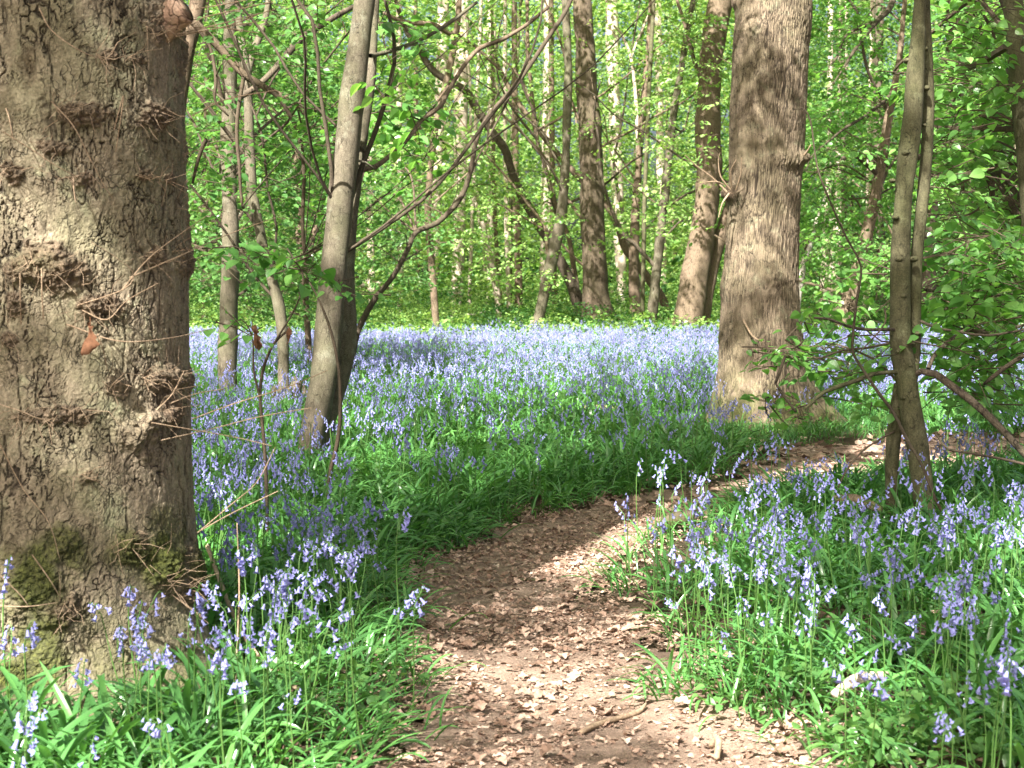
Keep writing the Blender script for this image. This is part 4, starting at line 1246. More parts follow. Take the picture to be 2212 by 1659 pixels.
for t, n, x0, x1, Y in ((tA, 7, 720, 830, 10.3), (tB, 7, 430, 720, 12.1), (tD, 6, 520, 600, 15), (tC, 4, 470, 520, 16), (tF, 3, 900, 1200, 22), (tE, 4, 600, 680, 19)):
    tangle(t, n, x0, x1, Y, .35)

# ---- little sapling with hanging dead leaves in front of the hazels
tJ = Tree('sapling', 'dark whip-thin sapling with leafy side shoots before the curved stem', M['twig'], ground(575, 1045), 'sapling')
YJ = 7.0
tJ.base[:] = (at(578, 1130, YJ)[0], YJ, 0.02)
_pJ = tJ.rows([(580, 1160, 9), (575, 1040, 8), (570, 950, 8), (562, 860, 7), (568, 800, 7), (590, 745, 6), (620, 715, 5)], YJ, 0, None, True)
_V, _F = tube(_pJ, .04, 6, .1, 3, lump=.2)
tJ.trunks.append(('trunk', _V, _F)); tJ.note(_pJ)
tJ.branch([(562, 860, 6), (548, 800, 5), (545, 730, 4), (520, 690, 3), (480, 720, 2)], YJ, -.1, seg=5, step=.04)
tJ.branch([(590, 745, 5), (640, 660, 4), (655, 600, 4), (630, 560, 3), (560, 545, 2)], YJ, -.1, seg=5, step=.04)
tJ2 = Tree('sapling', 'crooked dark whip rising against the leaning hazel foot', M['twig'], ground(706, 1060), 'sapling')
_pJ = tJ2.rows([(700, 1110, 9), (712, 1030, 9), (728, 960, 9), (735, 890, 8), (732, 800, 7), (716, 720, 6), (690, 650, 4), (668, 610, 3)], 8.2, 0, None, True)
tJ2.base[:] = (_pJ[0][0], 8.2, 0.02)
_V, _F = tube(_pJ, .04, 6, .1, 4, lump=.2)
tJ2.trunks.append(('trunk', _V, _F)); tJ2.note(_pJ)
# ------------------------------------------------------------------ foliage seen in the photo, tree by tree
# (centre x, y, half sizes, depth, depth spread, number of fans)
tC.blob(560, 120, 150, 130, 18.7, 2, 103, 0.07475)
tC.blob(450, 330, 50, 260, 18.2, 2, 89, 0.07475)
tC.blob(470, 560, 90, 90, 19.2, 2, 73, 0.069)
tD.blob(620, 130, 110, 140, 18.7, 2.5, 133, 0.0782)
tD.blob(640, 330, 110, 120, 18.2, 2, 103, 0.0805)
tE.blob(640, 500, 110, 120, 22.5, 3, 162, 0.0715)
tE.blob(620, 620, 130, 60, 22.5, 3, 108, 0.0715)
tB.blob(690, 230, 60, 90, 11.8, .5, 22, .07, 2, L=.4, nl=12)
tB.blob(560, 60, 130, 70, 12, .8, 26, .065, 2, L=.45, nl=12)
tA.blob(870, 170, 90, 150, 11, 1, 16, .085, 2, L=.45, nl=14)
tA.blob(900, 330, 70, 70, 11.5, 1, 9, .085, 2, L=.45, nl=12)
tA.blob(720, 350, 80, 120, 12, 1, 26, .065, 2, L=.4, nl=12)
tF.blob(860, 500, 110, 130, 26, 4, 90, .075)
tF.blob(800, 440, 80, 120, 24, 4, 60, .075)
tG.blob(960, 420, 140, 110, 43, 5, 60, 0.0952)
tG.blob(960, 120, 150, 130, 41, 5, 70, 0.0952)
tK.blob(1080, 380, 130, 90, 45, 5, 70, 0.0952)
tK.blob(1120, 120, 130, 130, 43, 5, 75, 0.0952)
tL.blob(1180, 300, 90, 200, 43, 5, 70, 0.0952)
tM.blob(1330, 120, 120, 130, 47, 6, 110, 0.0952)
tM.blob(1290, 380, 90, 120, 47, 5, 60, 0.0952)
tO.blob(1390, 330, 110, 170, 47, 6, 100, 0.0952)
tQ.blob(1480, 180, 90, 180, 39, 5, 100, 0.0896)
tQ.blob(1490, 420, 70, 120, 41, 5, 60, 0.0896)
tR.blob(1520, 120, 70, 110, 37, 4, 60, 0.0896)
tD.blob(560, 430, 150, 170, 14.3, .8, 16, .08, 2, L=.5, nl=12)
tC.blob(470, 300, 60, 200, 14.8, .8, 12, .08, 2, L=.45, nl=12)
tM.blob(1300, 320, 160, 260, 36, 4, 40, .085)
tQ.blob(1480, 300, 90, 240, 30, 4, 34, .085)
tG.blob(960, 300, 150, 260, 31, 4, 40, .085)
tK.blob(1130, 520, 140, 110, 34, 4, 36, .085)
tX.blob(1790, 250, 110, 260, 20, 4, 30, .075, 2, nl=14)
tX.blob(1800, 560, 90, 90, 22, 4, 18, .075, 2, nl=14)
tY.blob(2110, 480, 110, 300, 26, 6, 44, .085)
# right side: dense layered sprays
tX.blob(1790, 130, 120, 170, 35, 5, 280, 0.09375)
tX.blob(1830, 380, 130, 160, 37, 5, 317, 0.09375)
tX.blob(1790, 560, 90, 100, 39, 4, 130, 0.09375)
tX.blob(1850, 560, 90, 60, 33, 3, 74, 0.0875)
tY.blob(2090, 250, 130, 250, 50, 8, 442, 0.12325)
tY.blob(2100, 560, 130, 120, 52, 8, 272, 0.12325)
tZ.blob(2120, 420, 110, 300, 67, 8, 374, 0.135)
tAA.blob(2120, 150, 120, 170, 11, 2, 112, .07, 2, nl=14)
tAA.blob(2130, 430, 100, 130, 11.5, 2, 64, .07, 2, nl=14)
tAA.blob(2060, 260, 70, 160, 12, 2, 50, .07, 2, nl=14)
tT.blob(2120, 560, 100, 70, 8.3, .7, 37, .068, 2, L=.48, nl=14)
tT.blob(2130, 690, 95, 70, 8.2, .8, 44, .068, 2, L=.48, nl=14)
tT.blob(2100, 800, 110, 60, 8.1, .6, 25, .066, 2, L=.45, nl=12)
tT.blob(1830, 720, 110, 55, 7.9, .4, 14, .066, 2, L=.42, nl=11)
tT.blob(1880, 830, 60, 60, 7.9, .4, 7, .064, 2, L=.36, nl=10)
tT.blob(1760, 800, 60, 40, 7.7, .3, 7, .062, 2, L=.30, nl=8)
tT.blob(1880, 610, 70, 60, 8.2, .5, 9, .062, 2, L=.36, nl=10)
tT.blob(2060, 400, 40, 120, 8.2, .6, 13, .062, 2, L=.36, nl=10)
tV.blob(1660, 760, 65, 28, 7.5, .12, 7, .055, 2, L=.24, nl=6)
tV.blob(1690, 870, 70, 30, 7.6, .2, 7, .055, 2, L=.24, nl=7)
tV.blob(1740, 700, 40, 60, 7.6, .2, 5, .058, 2, L=.24, nl=7)
tJ.blob(520, 545, 60, 18, 7, .15, 6, .07, 2, L=.26, nl=6)
tJ.blob(640, 565, 60, 22, 7, .15, 6, .07, 2, L=.26, nl=6)
tJ.blob(520, 700, 50, 20, 7, .15, 3, .06, 2, L=.24, nl=6)
tJ2.blob(740, 620, 50, 20, 8, .15, 4, .055, 2, L=.24, nl=6)
# hooded leaf sprays low over the bluebells at the back
for t, px, n in ((tG, 940, 12), (tL, 1150, 14), (tM, 1300, 20), (tQ, 1420, 14)):
    t.blob(px, 690, 70, 18, 36, 3, n, .09, 0, spine=False, twigs=0)

# ------------------------------------------------------------------ unseen leaf roof, clumps set along sun rays to shape the floor's shade
def shade_px(px, py):
    """how closed to make the unseen leaf roof above each spot of the floor, read off the photograph's light and shade"""
    s = np.full(px.shape, .60)
    def ell(x, y, a, b, v, k=1.0):
        nonlocal s
        w = k * sstep(1.25, .6, np.sqrt(((px - x) / a) ** 2 + ((py - y) / b) ** 2))
        s = s * (1 - w) + v * w
    s = np.where(py < 752, np.where((px > 1200) & (px < 1400), .95, np.where((px > 1420) & (px < 1620), .45, .72)), s)
    ell(1120, 820, 480, 95, .18)
    ell(660, 800, 180, 90, .40)
    ell(480, 820, 110, 110, .42)
    ell(560, 960, 180, 90, .6)
    ell(1050, 1020, 480, 80, .8)
    ell(700, 1060, 240, 70, .7)
    ell(1150, 912, 330, 22, -.1)
    ell(920, 1130, 70, 30, .25)
    ell(1180, 1135, 170, 24, .1)
    ell(1150, 1215, 260, 26, .6)
    ell(1100, 1285, 230, 26, .25)
    ell(1100, 1350, 230, 24, .55)
    ell(1080, 1425, 220, 26, .2)
    ell(1120, 1520, 260, 60, .42)
    ell(850, 1610, 110, 70, .12)
    ell(640, 1300, 200, 130, .22)
    ell(1500, 1090, 200, 30, .85)
    ell(1740, 1120, 330, 60, .5)
    ell(2050, 1130, 260, 70, .88)
    ell(1760, 1290, 330, 90, .55)
    ell(1900, 1500, 210, 80, -.6)
    ell(1560, 1560, 120, 30, .10)
    ell(2080, 1640, 150, 60, .95)
    ell(1900, 1010, 330, 42, -.1)
    ell(2050, 900, 220, 60, .0)
    ell(2000, 790, 260, 50, .35)
    ell(1640, 960, 100, 40, .5)
    ell(430, 1400, 200, 150, .33)
    ell(740, 1340, 120, 110, .28)
    ell(200, 1560, 280, 100, -.05)
    ell(650, 1560, 180, 110, -.25)
    ell(1640, 1430, 220, 90, -.05)
    ell(2120, 1060, 200, 40, .30)
    return s
HOSTS = [oak, tA, tC, tS, tM, tR, tX, tY, tK, tAA, tT, tL]
_hb = np.array([t.base[:2] for t in HOSTS])
def shade_canopy(n, y0, y1, L, nl, size, kx=1.0):
    y = U(y0, y1, n)
    hw = .36 * np.maximum(y, 3) + 2.5
    x = U(-1, 1, n) * hw
    P = np.stack([x, y, np.zeros(n)], 1)
    px, py = proj(P)
    s = np.where(y < 3.9, .35, shade_px(px, py))
    big = fbm(np.stack([x * 1.5, y * .9, 0 * x], 1), 61, 3) * .9
    fine = fbm(np.stack([x * 3.2 + y * 1.6, y * 2.4 - x * 1.4, 0 * x], 1), 64, 2) * .95
    keep = rng.random(n) < sstep(.40, .60, s + 1.0 * (big + fine)) * kx
    # the oak's own front is lit through a looser roof
    P = P[keep]
    h = U(7.2, 12.5, len(P)) + np.maximum(0, .10 * (P[:, 1] - 18))
    C = P + SUN_V[None] * (h / SUN_V[2])[:, None]
    own = np.argmin(np.linalg.norm(C[:, None, :2] - _hb[None], axis=2), 1)
    for k, t in enumerate(HOSTS):
        c = C[own == k]
        if len(c):
            t.leaves(c, U(.7, 1.3, len(c)) * L, nl, size, 0, .4, 0, False)  # unseen shading leaves join the host tree's crown
shade_canopy(17000, 3.2, 20, .45, 12, .088)
shade_canopy(10500, 20, 55, .8, 14, .13)
shade_canopy(9000, 36, 58, .9, 14, .16)
# the same added roof farther back, clumped to lay dark patches over the deep wood
def shade_canopy_deep(n):
    y = U(44, 84, n)
    x = U(-1, 1, n) * (.36 * y + 6)
    d = fbm(np.stack([x * .22, y * .16, 0 * x], 1), 66, 2) + .5 * fbm(np.stack([x * .7, y * .5, 0 * x], 1), 67, 2)
    px = 1106 + FPX * x / y
    k = rng.random(n) < sstep(.02, .22, d + np.where(px > 1700, .28, np.where(px < 760, .12, -.22)))
    P = np.stack([x, y, 0 * x], 1)[k]
    h = 17 + U(0, 6, len(P)) + .12 * (P[:, 1] - 44)
    C = P + SUN_V[None] * (h / SUN_V[2])[:, None]
    ok = C[:, 2] > CAM_H + .2 * C[:, 1] + 1.5
    C = C[ok]
    own = np.argmin(np.linalg.norm(C[:, None, :2] - _hb[None], axis=2), 1)
    for k, t in enumerate(HOSTS):
        c = C[own == k]
        if len(c):
            t.leaves(c, U(1.2, 2.0, len(c)), 14, .26, 0, .4, 0, False)
shade_canopy_deep(9000)
# limbs carrying the roof over the nearest trees
for t, n in ((oak, 9), (tS, 9), (tA, 4), (tM, 6)):
    for k in range(n):
        a = U(0, 6.28)
        b = t.S[0][min(len(t.S[0]) - 1, int(len(t.S[0]) * U(.7, .98)))] if t is not oak else np.array([OAKC[0], OAKC[1], U(5, 8), .2])
        if b[2] < 4.2: b = np.array([b[0], b[1], U(5, 8), b[3]])
        d = np.array([math.cos(a), math.sin(a), U(.25, .6)])
        ln = U(3, 6)
        P = [(*(b[:3]), .10), (*(b[:3] + d * ln * .3 + [0, 0, .1]), .075), (*(b[:3] + d * ln * .65 + rng.normal(0, .25, 3)), .05), (*(b[:3] + d * ln + [0, 0, .3] + rng.normal(0, .3, 3)), .02)]
        V, F = tube(np.array(P), .2, 8, .1, k, lump=.3)
        t.branches.append((V, F, None))

for t in TREES:
    t.leafmat = M['leaf']
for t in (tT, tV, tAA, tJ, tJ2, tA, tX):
    t.leafmat = M['leaf_fresh_lit']  # sprays given the lightened green in place of sunlight
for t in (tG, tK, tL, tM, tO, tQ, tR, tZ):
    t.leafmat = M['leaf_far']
for t in TREES:
    t.finish()

# ------------------------------------------------------------------ far wood and undergrowth
def woodland():
    a = Acc()
    n = 56000
    y = 62 + 56 * U(0, 1, n) ** 1.25
    hw = .37 * y + 4
    x = U(-1, 1, n) * hw
    z = .2 + U(0, 1, n) * (2 + .25 * y)
    C = np.stack([x, y, z], 1)
    d = fbm(C * np.array([.30, .22, .42]), 71, 3)
    keep = d > np.where(np.abs(1106 + FPX * x / y - 1130) < 380, -.10, -.24)
    m = 9000
    y2 = U(46, 63, m)
    C2 = np.stack([U(-1, 1, m) * (.35 * y2 + 2), y2, 1.2 + U(0, 1, m) * (2 + .22 * y2)], 1)
    d2 = fbm(C2 * np.array([.42, .3, .55]), 74, 3)
    C = np.concatenate([C, C2]); keep = np.concatenate([keep, d2 > .05])
    C = C[keep]
    P, Rm, sz, _ = sprays(C, U(1.1, 2.2, len(C)), 13, .21, .55)
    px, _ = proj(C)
    pd = np.where(px > 1700, .5, np.where(px < 760, .35, .12)) + .5 * fbm(C * np.array([.25, .2, .35]), 73, 2)  # dark copies weighted to the sides paint the deep wood's shade
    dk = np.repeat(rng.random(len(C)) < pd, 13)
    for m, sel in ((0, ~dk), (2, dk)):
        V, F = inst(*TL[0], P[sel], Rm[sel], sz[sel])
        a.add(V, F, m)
    # thin stems lost among the leaves
    for k in range(46):
        y = U(66, 118)
        x = U(-.36, .36) * y
        b = np.array([x, y, -.1])
        l = U(-.12, .12)
        r = U(.05, .16)
        P = [(*(b + [l * h, 0, h] + np.append(rng.normal(0, .25, 2), 0)), r * (1 - h / 40)) for h in (0, 4, 8, 12, 17, 23)]
        V, F = tube(np.array(P), 1.5, 8, .05, k, lump=.2)
        a.add(V, F, 1)
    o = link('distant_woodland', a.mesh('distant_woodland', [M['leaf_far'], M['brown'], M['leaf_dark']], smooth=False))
    tag(o, 'mass of bright spring leaves filling the far wood', 'woodland', kind='stuff')
woodland()
def undergrowth():
    a = Acc()
    n = 23000
    y = 30 + 43 * U(0, 1, n) ** .85
    x = U(-1, 1, n) * (.37 * y + 2)
    hmax = .3 + np.clip(1.6 * (fbm(np.stack([x * .35, y * .25, 0 * x], 1), 81, 3) + .45), .0, 2.2) * np.clip((y - 36) / 11, .12, 1)
    z = U(.1, 1, n) ** .7 * hmax
    C = np.stack([x, y, z + .05], 1)
    P, Rm, sz, _ = sprays(C, U(.35, .8, n), 12, .085, .45)
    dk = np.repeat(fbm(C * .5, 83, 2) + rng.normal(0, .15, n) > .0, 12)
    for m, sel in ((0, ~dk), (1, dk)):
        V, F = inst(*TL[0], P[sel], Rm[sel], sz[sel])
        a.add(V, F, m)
    o = link('undergrowth', a.mesh('undergrowth', [M['leaf_far'], M['leaf_dark']], smooth=False))
    tag(o, 'low brambles and ferns behind the bluebells', 'undergrowth', kind='stuff')
undergrowth()
# ------------------------------------------------------------------ bluebells
def flower_density(px, py, sd):
    d = np.full(px.shape, .35)
    def ell(x, y, a, b, v):
        nonlocal d
        w = sstep(1.2, .65, np.sqrt(((px - x) / a) ** 2 + ((py - y) / b) ** 2))
        d = d * (1 - w) + v * w
    d = np.where(py < 900, .42, d)
    ell(1150, 745, 560, 26, .46)
    ell(1150, 870, 480, 50, .32)
    ell(1660, 850, 130, 75, .10)
    ell(1050, 1010, 420, 85, .16)
    ell(1250, 1060, 200, 40, .06)
    ell(1560, 1010, 150, 50, .08)
    ell(880, 1130, 140, 60, .08)
    ell(560, 1000, 180, 70, .55)
    ell(640, 1210, 210, 140, 1.25)
    ell(640, 1400, 190, 100, 1.0)
    ell(800, 1350, 80, 130, .95)
    ell(880, 1550, 60, 120, .35)
    ell(700, 1580, 130, 80, .4)
    ell(480, 1540, 130, 90, .65)
    ell(200, 1600, 260, 80, .32)
    ell(190, 1390, 250, 120, .06)
    ell(1800, 900, 100, 60, .25)
    ell(2050, 900, 190, 60, .35)
    ell(1760, 960, 120, 40, .10)
    ell(1480, 1110, 190, 60, .28)
    ell(1820, 1030, 380, 60, .22)
    ell(1860, 1160, 380, 75, .8)
    ell(2000, 1080, 70, 70, .25)
    ell(1800, 1300, 400, 90, .62)
    ell(1880, 1420, 330, 70, .5)
    ell(1700, 1530, 300, 40, .06)
    ell(2080, 1540, 160, 70, .35)
    ell(1850, 1640, 160, 40, .25)
    return d * sstep(.0, .10, sd)
def scatter(n, y0, y1, margin=.6):
    y = np.sqrt(U(y0 * y0, y1 * y1, n))
    x = U(-1, 1, n) * (.335 * y + margin)
    return x, y
def clear_of_trees(x, y):
    ok = np.hypot(x - OAKC[0], y - OAKC[1]) > .56
    ok &= np.hypot(x - tS.base[0], y - tS.base[1]) > .50
    ok &= np.hypot(x - tM.base[0], y - tM.base[1]) > .8
    for t in (tA, tC, tD, tT):
        ok &= np.hypot(x - t.base[0], y - t.base[1]) > .12
    return ok
bx, by = [], []
for n, y0, y1 in ((2700, 2.95, 9), (9500, 9, 18), (26000, 18, 32), (7000, 32, 39)):
    x, y = scatter(n, y0, y1)
    cl = .6 + .9 * fbm(np.stack([x * 1.6, y * 1.1, 0 * x], 1), 91, 3)
    sd = path_sd(x, y)
    px, py = proj(np.stack([x, y, 0 * x + .33], 1))
    cl = cl - 2 * sstep(34.5, 38, y + 11 * fbm(np.stack([x * .35, y * .2, 0 * x], 1), 93, 3))
    k = (rng.random(n) < flower_density(px, py, sd) * np.where(cl < -.6, .0, np.clip(cl + .45, .15, 1.25))) & clear_of_trees(x, y)
    bx.append(x[k]); by.append(y[k])
# stalks that can be picked out in the photo: foot in photo units
for fx, fy in [(290, 1590), (282, 1600), (268, 1590), (300, 1585), (136, 1560), (255, 1560), (20, 1560), (22, 1640), (430, 1640), (425, 1660), (440, 1650), (487, 1700), (480, 1690), (405, 1680), (410, 1690), (545, 1640), (570, 1660), (355, 1760), (340, 1755), (365, 1770), (270, 1700), (300, 1700), (180, 1720), (35, 1760), (610, 1560), (600, 1520), (1870, 1780), (2110, 1760), (2130, 1770), (2100, 1700), (2140, 1690), (1850, 1790), (2050, 1600), (1960, 1600), (2000, 1560), (2120, 1580), (1600, 1560), (1745, 1560), (1590, 1470), (1690, 1500)]:
    g = ground(fx, fy)
    bx.append(np.array([g[0]])); by.append(np.array([g[1]]))
bx, by = np.concatenate(bx), np.concatenate(by)
bz = gz(bx, by)
N = len(bx)
px, py = proj(np.stack([bx, by, bz + .3], 1))
inview = (px > -10) & (px < 2222) & (py < 1680)
order = np.argsort(by + np.where(inview, 0, 1000))
solo = order[:300]
V2 = stalk_variants(2, 14, 5)
V1 = stalk_variants(1, 14, 6)
V0 = stalk_variants(0, 12, 8)
scale = U(.85, 1.25, N)
# most stalks lean a little towards the light and down the path
yaw = U(0, 2 * math.pi, N)
tiltx, tilty = rng.normal(0, .09, N), rng.normal(0, .09, N)
RB = rotx(tiltx) @ roty(tilty) @ rotz(yaw)

_bm = Acc(); _bm.add(*bell_mesh(2))
BELL = _bm.mesh('bell', [M['bell']])
STEM, HEAD = [], []
for v in V2:
    a = Acc(); a.add(*v['stem']); STEM.append(a.mesh('stem', [M['stalk']]))
    a = Acc(); a.add(*v['head']); HEAD.append(a.mesh('flower_head', [M['bell']]))
def bell_label(px, py, x, y):
    """which patch a single stalk stands in; stalks of one patch cannot be told apart"""
    if x < OAKC[0] + .55 and y < 5.4 and px < 470:
        return 'bluebell stalk in front of the burred oak foot', 'bluebells before the burred oak'
    if px < 900:
        if py > 1250: return 'bluebell stalk on the near left verge between burred oak and path', 'bluebells on the near left verge'
        return 'bluebell stalk farther up the left verge, before the leaning hazel', 'bluebells below the leaning hazel'
    if py > 1420: return 'bluebell stalk by the bottom right corner, near the sunlit pale stick', 'bluebells near the pale stick'
    if px > 1800: return 'bluebell stalk in the right patch around the twin-stemmed hazel', 'bluebells round the twin hazel'
    return 'bluebell stalk in the right patch close to the path edge', 'bluebells on the right path edge'
for i, k in enumerate(solo):
    v = int(rng.integers(len(V2)))
    o = link('bluebell', None, loc=(bx[k], by[k], bz[k] - .01))
    o.empty_display_size = .05
    m = Matrix([list(r) for r in RB[k]])
    o.rotation_euler = m.to_euler()
    o.scale = (scale[k],) * 3
    lab, grp = bell_label(px[k], py[k], bx[k], by[k])
    tag(o, lab, 'bluebell', grp)
    link('stem', STEM[v], o)
    if i < 110:
        for q, Rm, sc in V2[v]['bells']:
            b = link('bell', BELL, o, q)
            b.rotation_euler = Matrix([list(r) for r in Rm]).to_euler()
            b.scale = (sc,) * 3
    else:
        link('flower_head', HEAD[v], o)
def bell_mass():
    a = Acc()
    rest = order[300:]
    y = by[rest]
    for VV, sel, fat in ((V1, rest[y < 15], 1.05), (V0, rest[(y >= 15) & (y < 26)], 1.15), (V0, rest[y >= 26], 1.3)):
        which = rng.integers(len(VV), size=len(sel))
        for v in range(len(VV)):
            s = sel[which == v]
            if not len(s): continue
            pos = np.stack([bx[s], by[s], bz[s] - .01], 1)
            V, F = inst(*VV[v]['stem'], pos, RB[s], scale[s]); a.add(V, F, 0)
            # each flower head's bells are fattened about their own stalk
            W, G = VV[v]['head']
            if fat > 1.1:
                W2 = []
                bV, bF = bell_mesh(0)
                for q, Rm, sc in VV[v]['bells']:
                    W2.append(bV @ (Rm * sc * fat).T + q)
                W = np.concatenate(W2)
            V, F = inst(W, G, pos, RB[s], scale[s]); a.add(V, F, 1)
    o = link('bluebell_carpet', a.mesh('bluebell_carpet', [M['stalk'], M['bell']]))
    tag(o, 'carpet of violet bluebells stretching back under the trees', 'bluebells', kind='stuff')
bell_mass()

# ------------------------------------------------------------------ strap leaves, small herbs, litter
def strap_leaves():
    a = Acc()
    rnd = random.Random(3)
    TN = [strap_mesh(rnd, 8) for _ in range(12)]
    TF = [strap_mesh(rnd, 4, 1) for _ in range(10)]
    for n, y0, y1, T, s0, s1, per in ((4700, 2.9, 10, TN, .17, .36, 10), (13000, 10, 20, TF, .17, .33, 8), (15000, 20, 42, TF, .20, .36, 6)):
        x, y = scatter(n, y0, y1, .8)
        sd = path_sd(x, y)
        cl = fbm(np.stack([x * 1.3, y * 1.1, 0 * x], 1), 95, 3)
        k = (sd > np.where(y < 6, .04, .09)) & clear_of_trees(x, y) & (rng.random(n) < np.clip(.78 + 1.1 * cl, .2, 1))
        x, y = x[k], y[k]
        x = np.repeat(x, per) + rng.normal(0, .05, len(x) * per)
        y = np.repeat(y, per) + rng.normal(0, .05, len(y) * per)
        z = gz(x, y)
        ya = U(0, 2 * math.pi, len(x))
        # the verge leans out over the path
        e = .12
        gx = (path_sd(x + e, y) - path_sd(x - e, y)); gy = (path_sd(x, y + e) - path_sd(x, y - e))
        s0_ = path_sd(x, y)
        near = rng.random(len(x)) < np.clip(.65 - s0_ * 1.3, 0, .65)
        ya = np.where(near, np.arctan2(-gy, -gx) + rng.normal(0, .6, len(x)), ya)
        Rr = rotz(ya) @ roty(rng.normal(0, .18, len(x))) @ rotx(rng.normal(0, .2, len(x)))
        sc = U(s0, s1, len(x)) * (.62 + .38 * sstep(.05, .6, s0_)) * np.where(np.hypot(x - tS.base[0], y - tS.base[1] + .7) < 1.3, .55, 1)
        w = rng.integers(len(T), size=len(x))
        for v in range(len(T)):
            s = w == v
            V, F = inst(*T[v], np.stack([x, y, z], 1)[s], Rr[s], sc[s])
            a.add(V, F, 0)
    o = link('bluebell_leaves', a.mesh('bluebell_leaves', [M['strap']]))
    tag(o, 'glossy green strap leaves covering the woodland floor', 'ground cover', kind='stuff')
strap_leaves()

def herbs():
    a = Acc()
    spots = []
    for (fx, fy, rx, ry, n) in [(1880, 1660, 170, 50, 50), (2120, 1640, 120, 60, 36), (900, 1150, 110, 45, 70), (800, 1080, 130, 40, 60), (560, 1180, 120, 60, 40), (1650, 1540, 160, 30, 20), (700, 1520, 150, 70, 30), (520, 860, 90, 60, 40), (1750, 920, 60, 30, 20)]:
        for _ in range(n):
            q = ground(fx + U(-rx, rx), fy + U(-ry, ry))
            spots.append((q[0], q[1]))
    s = np.array(spots)
    sd = path_sd(s[:, 0], s[:, 1])
    s = s[(sd > .02) & clear_of_trees(s[:, 0], s[:, 1])]
    P, sz = [], []
    for x, y in s:
        n = rng.integers(5, 11)
        h = U(.05, .17)
        P.append(np.stack([x + rng.normal(0, .05, n), y + rng.normal(0, .05, n), float(gz(x, y)[0]) + h * U(.4, 1.1, n)], 1))
    P = np.concatenate(P)
    V, F = inst(*TL[2], P, leaves_random(P, 0, .45), U(.02, .042, len(P)))
    a.add(V, F, 0)
    o = link('woodland_herbs', a.mesh('woodland_herbs', [M['leaf']], smooth=False))
    tag(o, 'small broad-leaved herbs among the verges', 'ground cover', kind='stuff')
herbs()

def litter():
    a = Acc()
    def put(n, y0, y1, smin, smax, inside, lift, tl, mat, curl=.45, flat=1.0):
        x, y = scatter(n, y0, y1, .8)
        sd = path_sd(x, y)
        if inside:
            k = rng.random(n) < sstep(.42, -.02, sd) * np.clip(.8 + 1.0 * fbm(np.stack([x * 4, y * 4, 0 * x], 1), 99, 2), .2, 1)
        else:
            k = (sd > .0) & (rng.random(n) < .6)
        k &= clear_of_trees(x, y)
        x, y = x[k], y[k]
        z = gz(x, y) + .008 + np.abs(rng.normal(0, lift, len(x)))
        aa = U(0, 2 * math.pi, len(x))
        ax = np.stack([np.cos(aa), np.sin(aa), rng.normal(0, .16 * flat, len(x))], 1)
        nm = np.stack([rng.normal(0, curl, len(x)), rng.normal(0, curl, len(x)), np.where(rng.random(len(x)) < .5, 1., -1.)], 1)
        sz = U(smin, smax, len(x))
        V, F = inst(*tl, np.stack([x, y, z], 1), leaf_R(ax, nm), sz)
        a.add(V, F, mat)
    oakleaf = lobed()
    put(13000, 3.4, 9, .022, .06, True, .007, oakleaf, 0, .28)
    put(48000, 3.4, 9, .010, .030, True, .004, TL[2], 0, .22)
    put(90000, 3.4, 9, .005, .017, True, .003, TL[0], 1, .3)
    put(16000, 9, 17, .04, .09, True, .008, TL[1], 0, .35)
    put(26000, 9, 17, .012, .035, True, .005, TL[0], 1, .4)
    put(2600, 3.4, 11, .035, .08, False, .01, oakleaf, 0, .4)
    put(2600, 11, 30, .05, .1, False, .01, TL[1], 0, .4)
    o = link('leaf_litter', a.mesh('leaf_litter', [M['dead'], M['chip']], smooth=False))
    tag(o, 'dry brown leaf litter strewn over path and soil', 'leaf litter', kind='stuff')
def lobed():
    """curled oak leaf with wavy lobes"""
    ys = np.linspace(0, 1, 9)
    V, F = [], []
    for k, y in enumerate(ys):
        w = .30 * math.sin(min(1, y * .92 + .06) * math.pi) ** .8 * (1.15 if k % 2 else .72)
        z = .16 * math.sin(y * 3.0) + .04 * math.sin(k * 2.1)
        V += [(-w, y, z + .10 * (w / .3) + .03 * math.sin(k * 1.7)), (0, y, z), (w, y, z + .13 * (w / .3))]
    for k in range(8):
        b, c = 3 * k, 3 * k + 3
        F += [(b, b + 1, c + 1, c), (b + 1, b + 2, c + 2, c + 1)]
    return np.array(V), np.array(F)
litter()

# ------------------------------------------------------------------ logs, sticks, hanging dead leaves
def log(name, label, cat, pts, r, mat, seg=12, step=.02, parts=None):
    P = np.array([(*p, q) for p, q in zip(pts, r)])
    base = P.mean(0)[:3]
    V, F = tube(P, step, seg, .18, seed=len(name) + int(abs(P[0, 0]) * 50), lump=.3)
    n = len(V)
    # flat start cap
    V = np.vstack([V, P[0, :3]])
    j = np.arange(seg)
    F = np.vstack([F, np.stack([(j + 1) % seg, j, np.full(seg, n), np.full(seg, n)], 1)])
    a = Acc(); a.add(V, F)
    o = link(name, a.mesh(name, [mat], origin=base), loc=base)
    tag(o, label, cat)
    return o
def gp(fx, fy, up=0.0):
    q = ground(fx, fy)
    return np.array([q[0], q[1], float(gz(q[0], q[1])[0]) + up])
g1, g2 = gp(415, 1345, .07), gp(522, 1322, .07)
log('fallen_log', 'short peeled reddish log lying behind the burred oak foot', 'log', [g1, (g1 + g2) / 2, g2], [.05, .048, .045], M['logred'])
q = [gp(1800, 1578, .09), gp(1850, 1566, .11), gp(1915, 1552, .10)]
log('stick', 'bleached white stick glaring in the sun on the right verge', 'stick', q, [.012, .016, .010], M['pale'], 10)
q = [gp(1255, 1578, .012), gp(1300, 1560, .018), gp(1375, 1538, .016), (gp(1395, 1525, .02))]
log('stick', 'thin grey-brown stick lying across the near path', 'stick', q, [.006, .008, .007, .004], M['drytwig'], 7)
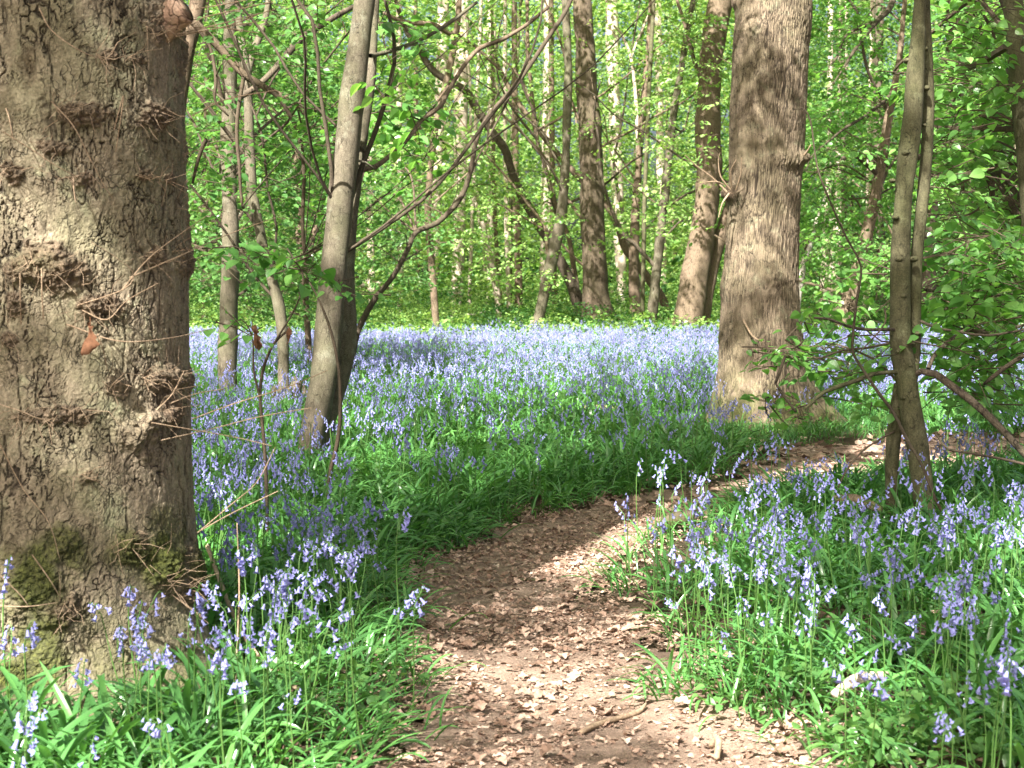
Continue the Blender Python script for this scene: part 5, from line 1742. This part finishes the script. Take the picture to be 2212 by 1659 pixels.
q = [gp(1535, 1612, .02), gp(1552, 1620, .05), gp(1548, 1640, .02)]
log('stick', 'small crooked stick in the brown litter at the bottom, right of the path', 'stick', q, [.008, .010, .008], M['drytwig'], 7)
q = [gp(1115, 1238, .012), gp(1160, 1240, .014), gp(1180, 1241, .012)]
log('stick', 'small dark stick on the shaded mid path', 'stick', q, [.006, .008, .005], M['dark'], 6)
q = [gp(1800, 1168, .16), gp(1850, 1172, .16), gp(1900, 1180, .13)]
log('fallen_branch', 'brown broken branch half buried in the right bluebell patch', 'branch', q, [.022, .03, .024], M['brown'], 8)
q = [gp(1425, 1165, .06), gp(1460, 1160, .07), gp(1500, 1158, .07)]
log('fallen_log', 'short black rotten log at the right path edge', 'log', q, [.03, .04, .035], M['dark'], 10)
q = [gp(1000, 718, .5), gp(1030, 716, .75), gp(1052, 714, .95)]
q = [at(1000, 678, 44), at(1025, 679, 44), at(1050, 672, 44)]
log('fallen_branch', 'thin bleached branch poking from the undergrowth at the back', 'branch', q, [.02, .022, .012], M['white'], 6, .1)
q = [at(735, 612, 58), at(800, 614, 58), at(850, 620, 58)]
log('fallen_log', 'pale fallen trunk lying far back behind the zigzag stem', 'log', q, [.15, .17, .13], M['pale'], 10, .3)
q = [gp(1240, 906, .06), gp(1290, 905, .07), gp(1360, 908, .06)]
log('fallen_branch', 'pale branch lying in the sunlit gap among the bluebells', 'branch', q, [.02, .026, .018], M['drytwig'], 8)
q = [gp(750, 1105, .06), gp(800, 1108, .08), gp(850, 1104, .06)]
log('fallen_branch', 'pinkish dead branch on the shaded left verge', 'branch', q, [.015, .02, .014], M['drytwig'], 8)
q = [gp(450, 1310, .20), at(505, 1330, 5.0), at(560, 1420, 4.7), at(610, 1470, 4.55), at(680, 1505, 4.4), gp(745, 1580, .0)]
log('fallen_branch', 'long thin bent branch sloping through bluebells from the burred oak', 'branch', q, [.009, .008, .007, .007, .006, .004], M['drytwig'], 7)
q = [gp(505, 1640, .0), at(512, 1400, 4.5), at(517, 1280, 4.5), at(512, 1130, 4.5)]
log('stick', 'upright thin dry stem standing beside the burred oak', 'stick', q, [.003, .0028, .0024, .0014], M['drytwig'], 6)
q = [at(2205, 1290, 6.6), at(2140, 1250, 6.6), gp(2120, 1330, .0)]
log('fallen_branch', 'dark dead branch in the bluebells at the right edge', 'branch', q, [.014, .016, .014], M['dark'], 8)

def dead_leaf(label, p, size, seed, down):
    r = random.Random(seed)
    n, m = 10, 7
    V, F = [], []
    for i in range(n):
        t = i / (n - 1)
        w = .36 * math.sin(min(1, .08 + t * .9) * math.pi) ** .7 * (1 + .25 * math.sin(i * 2.3 + seed))
        for j in range(m):
            s = j / (m - 1) * 2 - 1
            c = s * 1.5
            V.append((w * math.sin(c) * .75 + .08 * math.sin(t * 5 + seed), -(w * (1 - math.cos(c)) * .6) + .07 * math.sin(t * 7 + s * 2 + seed), -t + .05 * math.sin(s * 3 + i)))
    for i in range(n - 1):
        for j in range(m - 1):
            b = i * m + j
            F.append((b, b + 1, b + m + 1, b + m))
    V = np.array(V) * size
    V = V @ np.array(Matrix.Rotation(r.uniform(-.3, .3), 3, 'Y') @ Matrix.Rotation(r.uniform(0, 2.5), 3, 'Z')).T
    st, sf = thin_tube([(0, 0, size * .25, .0016), (0, .002, size * .1, .0014), (0, 0, -size * .02, .0014)], 4)
    a = Acc(); a.add(V, F, 0); a.add(st, sf, 0)
    o = link('dead_leaf', a.mesh('dead_leaf', [M['deadbig']]), loc=p)
    tag(o, label, 'dead leaf')
_s = surf_oak(180, 700)
_nn = norm(np.array([_s[0] - OAKC[0], _s[1] - OAKC[1], 0]))
dead_leaf('curled rusty dead leaf hanging on the burred oak bark', _s + _nn * .07, .085, 2, 1)
dead_leaf('withered brown dead leaf hanging from the whip-thin sapling, pale side', at(545, 705, YJ - .12), .105, 3, 1)
dead_leaf('dark curled dead leaf on the sapling in front of the curved stem', at(622, 706, YJ - .02), .075, 5, 1)
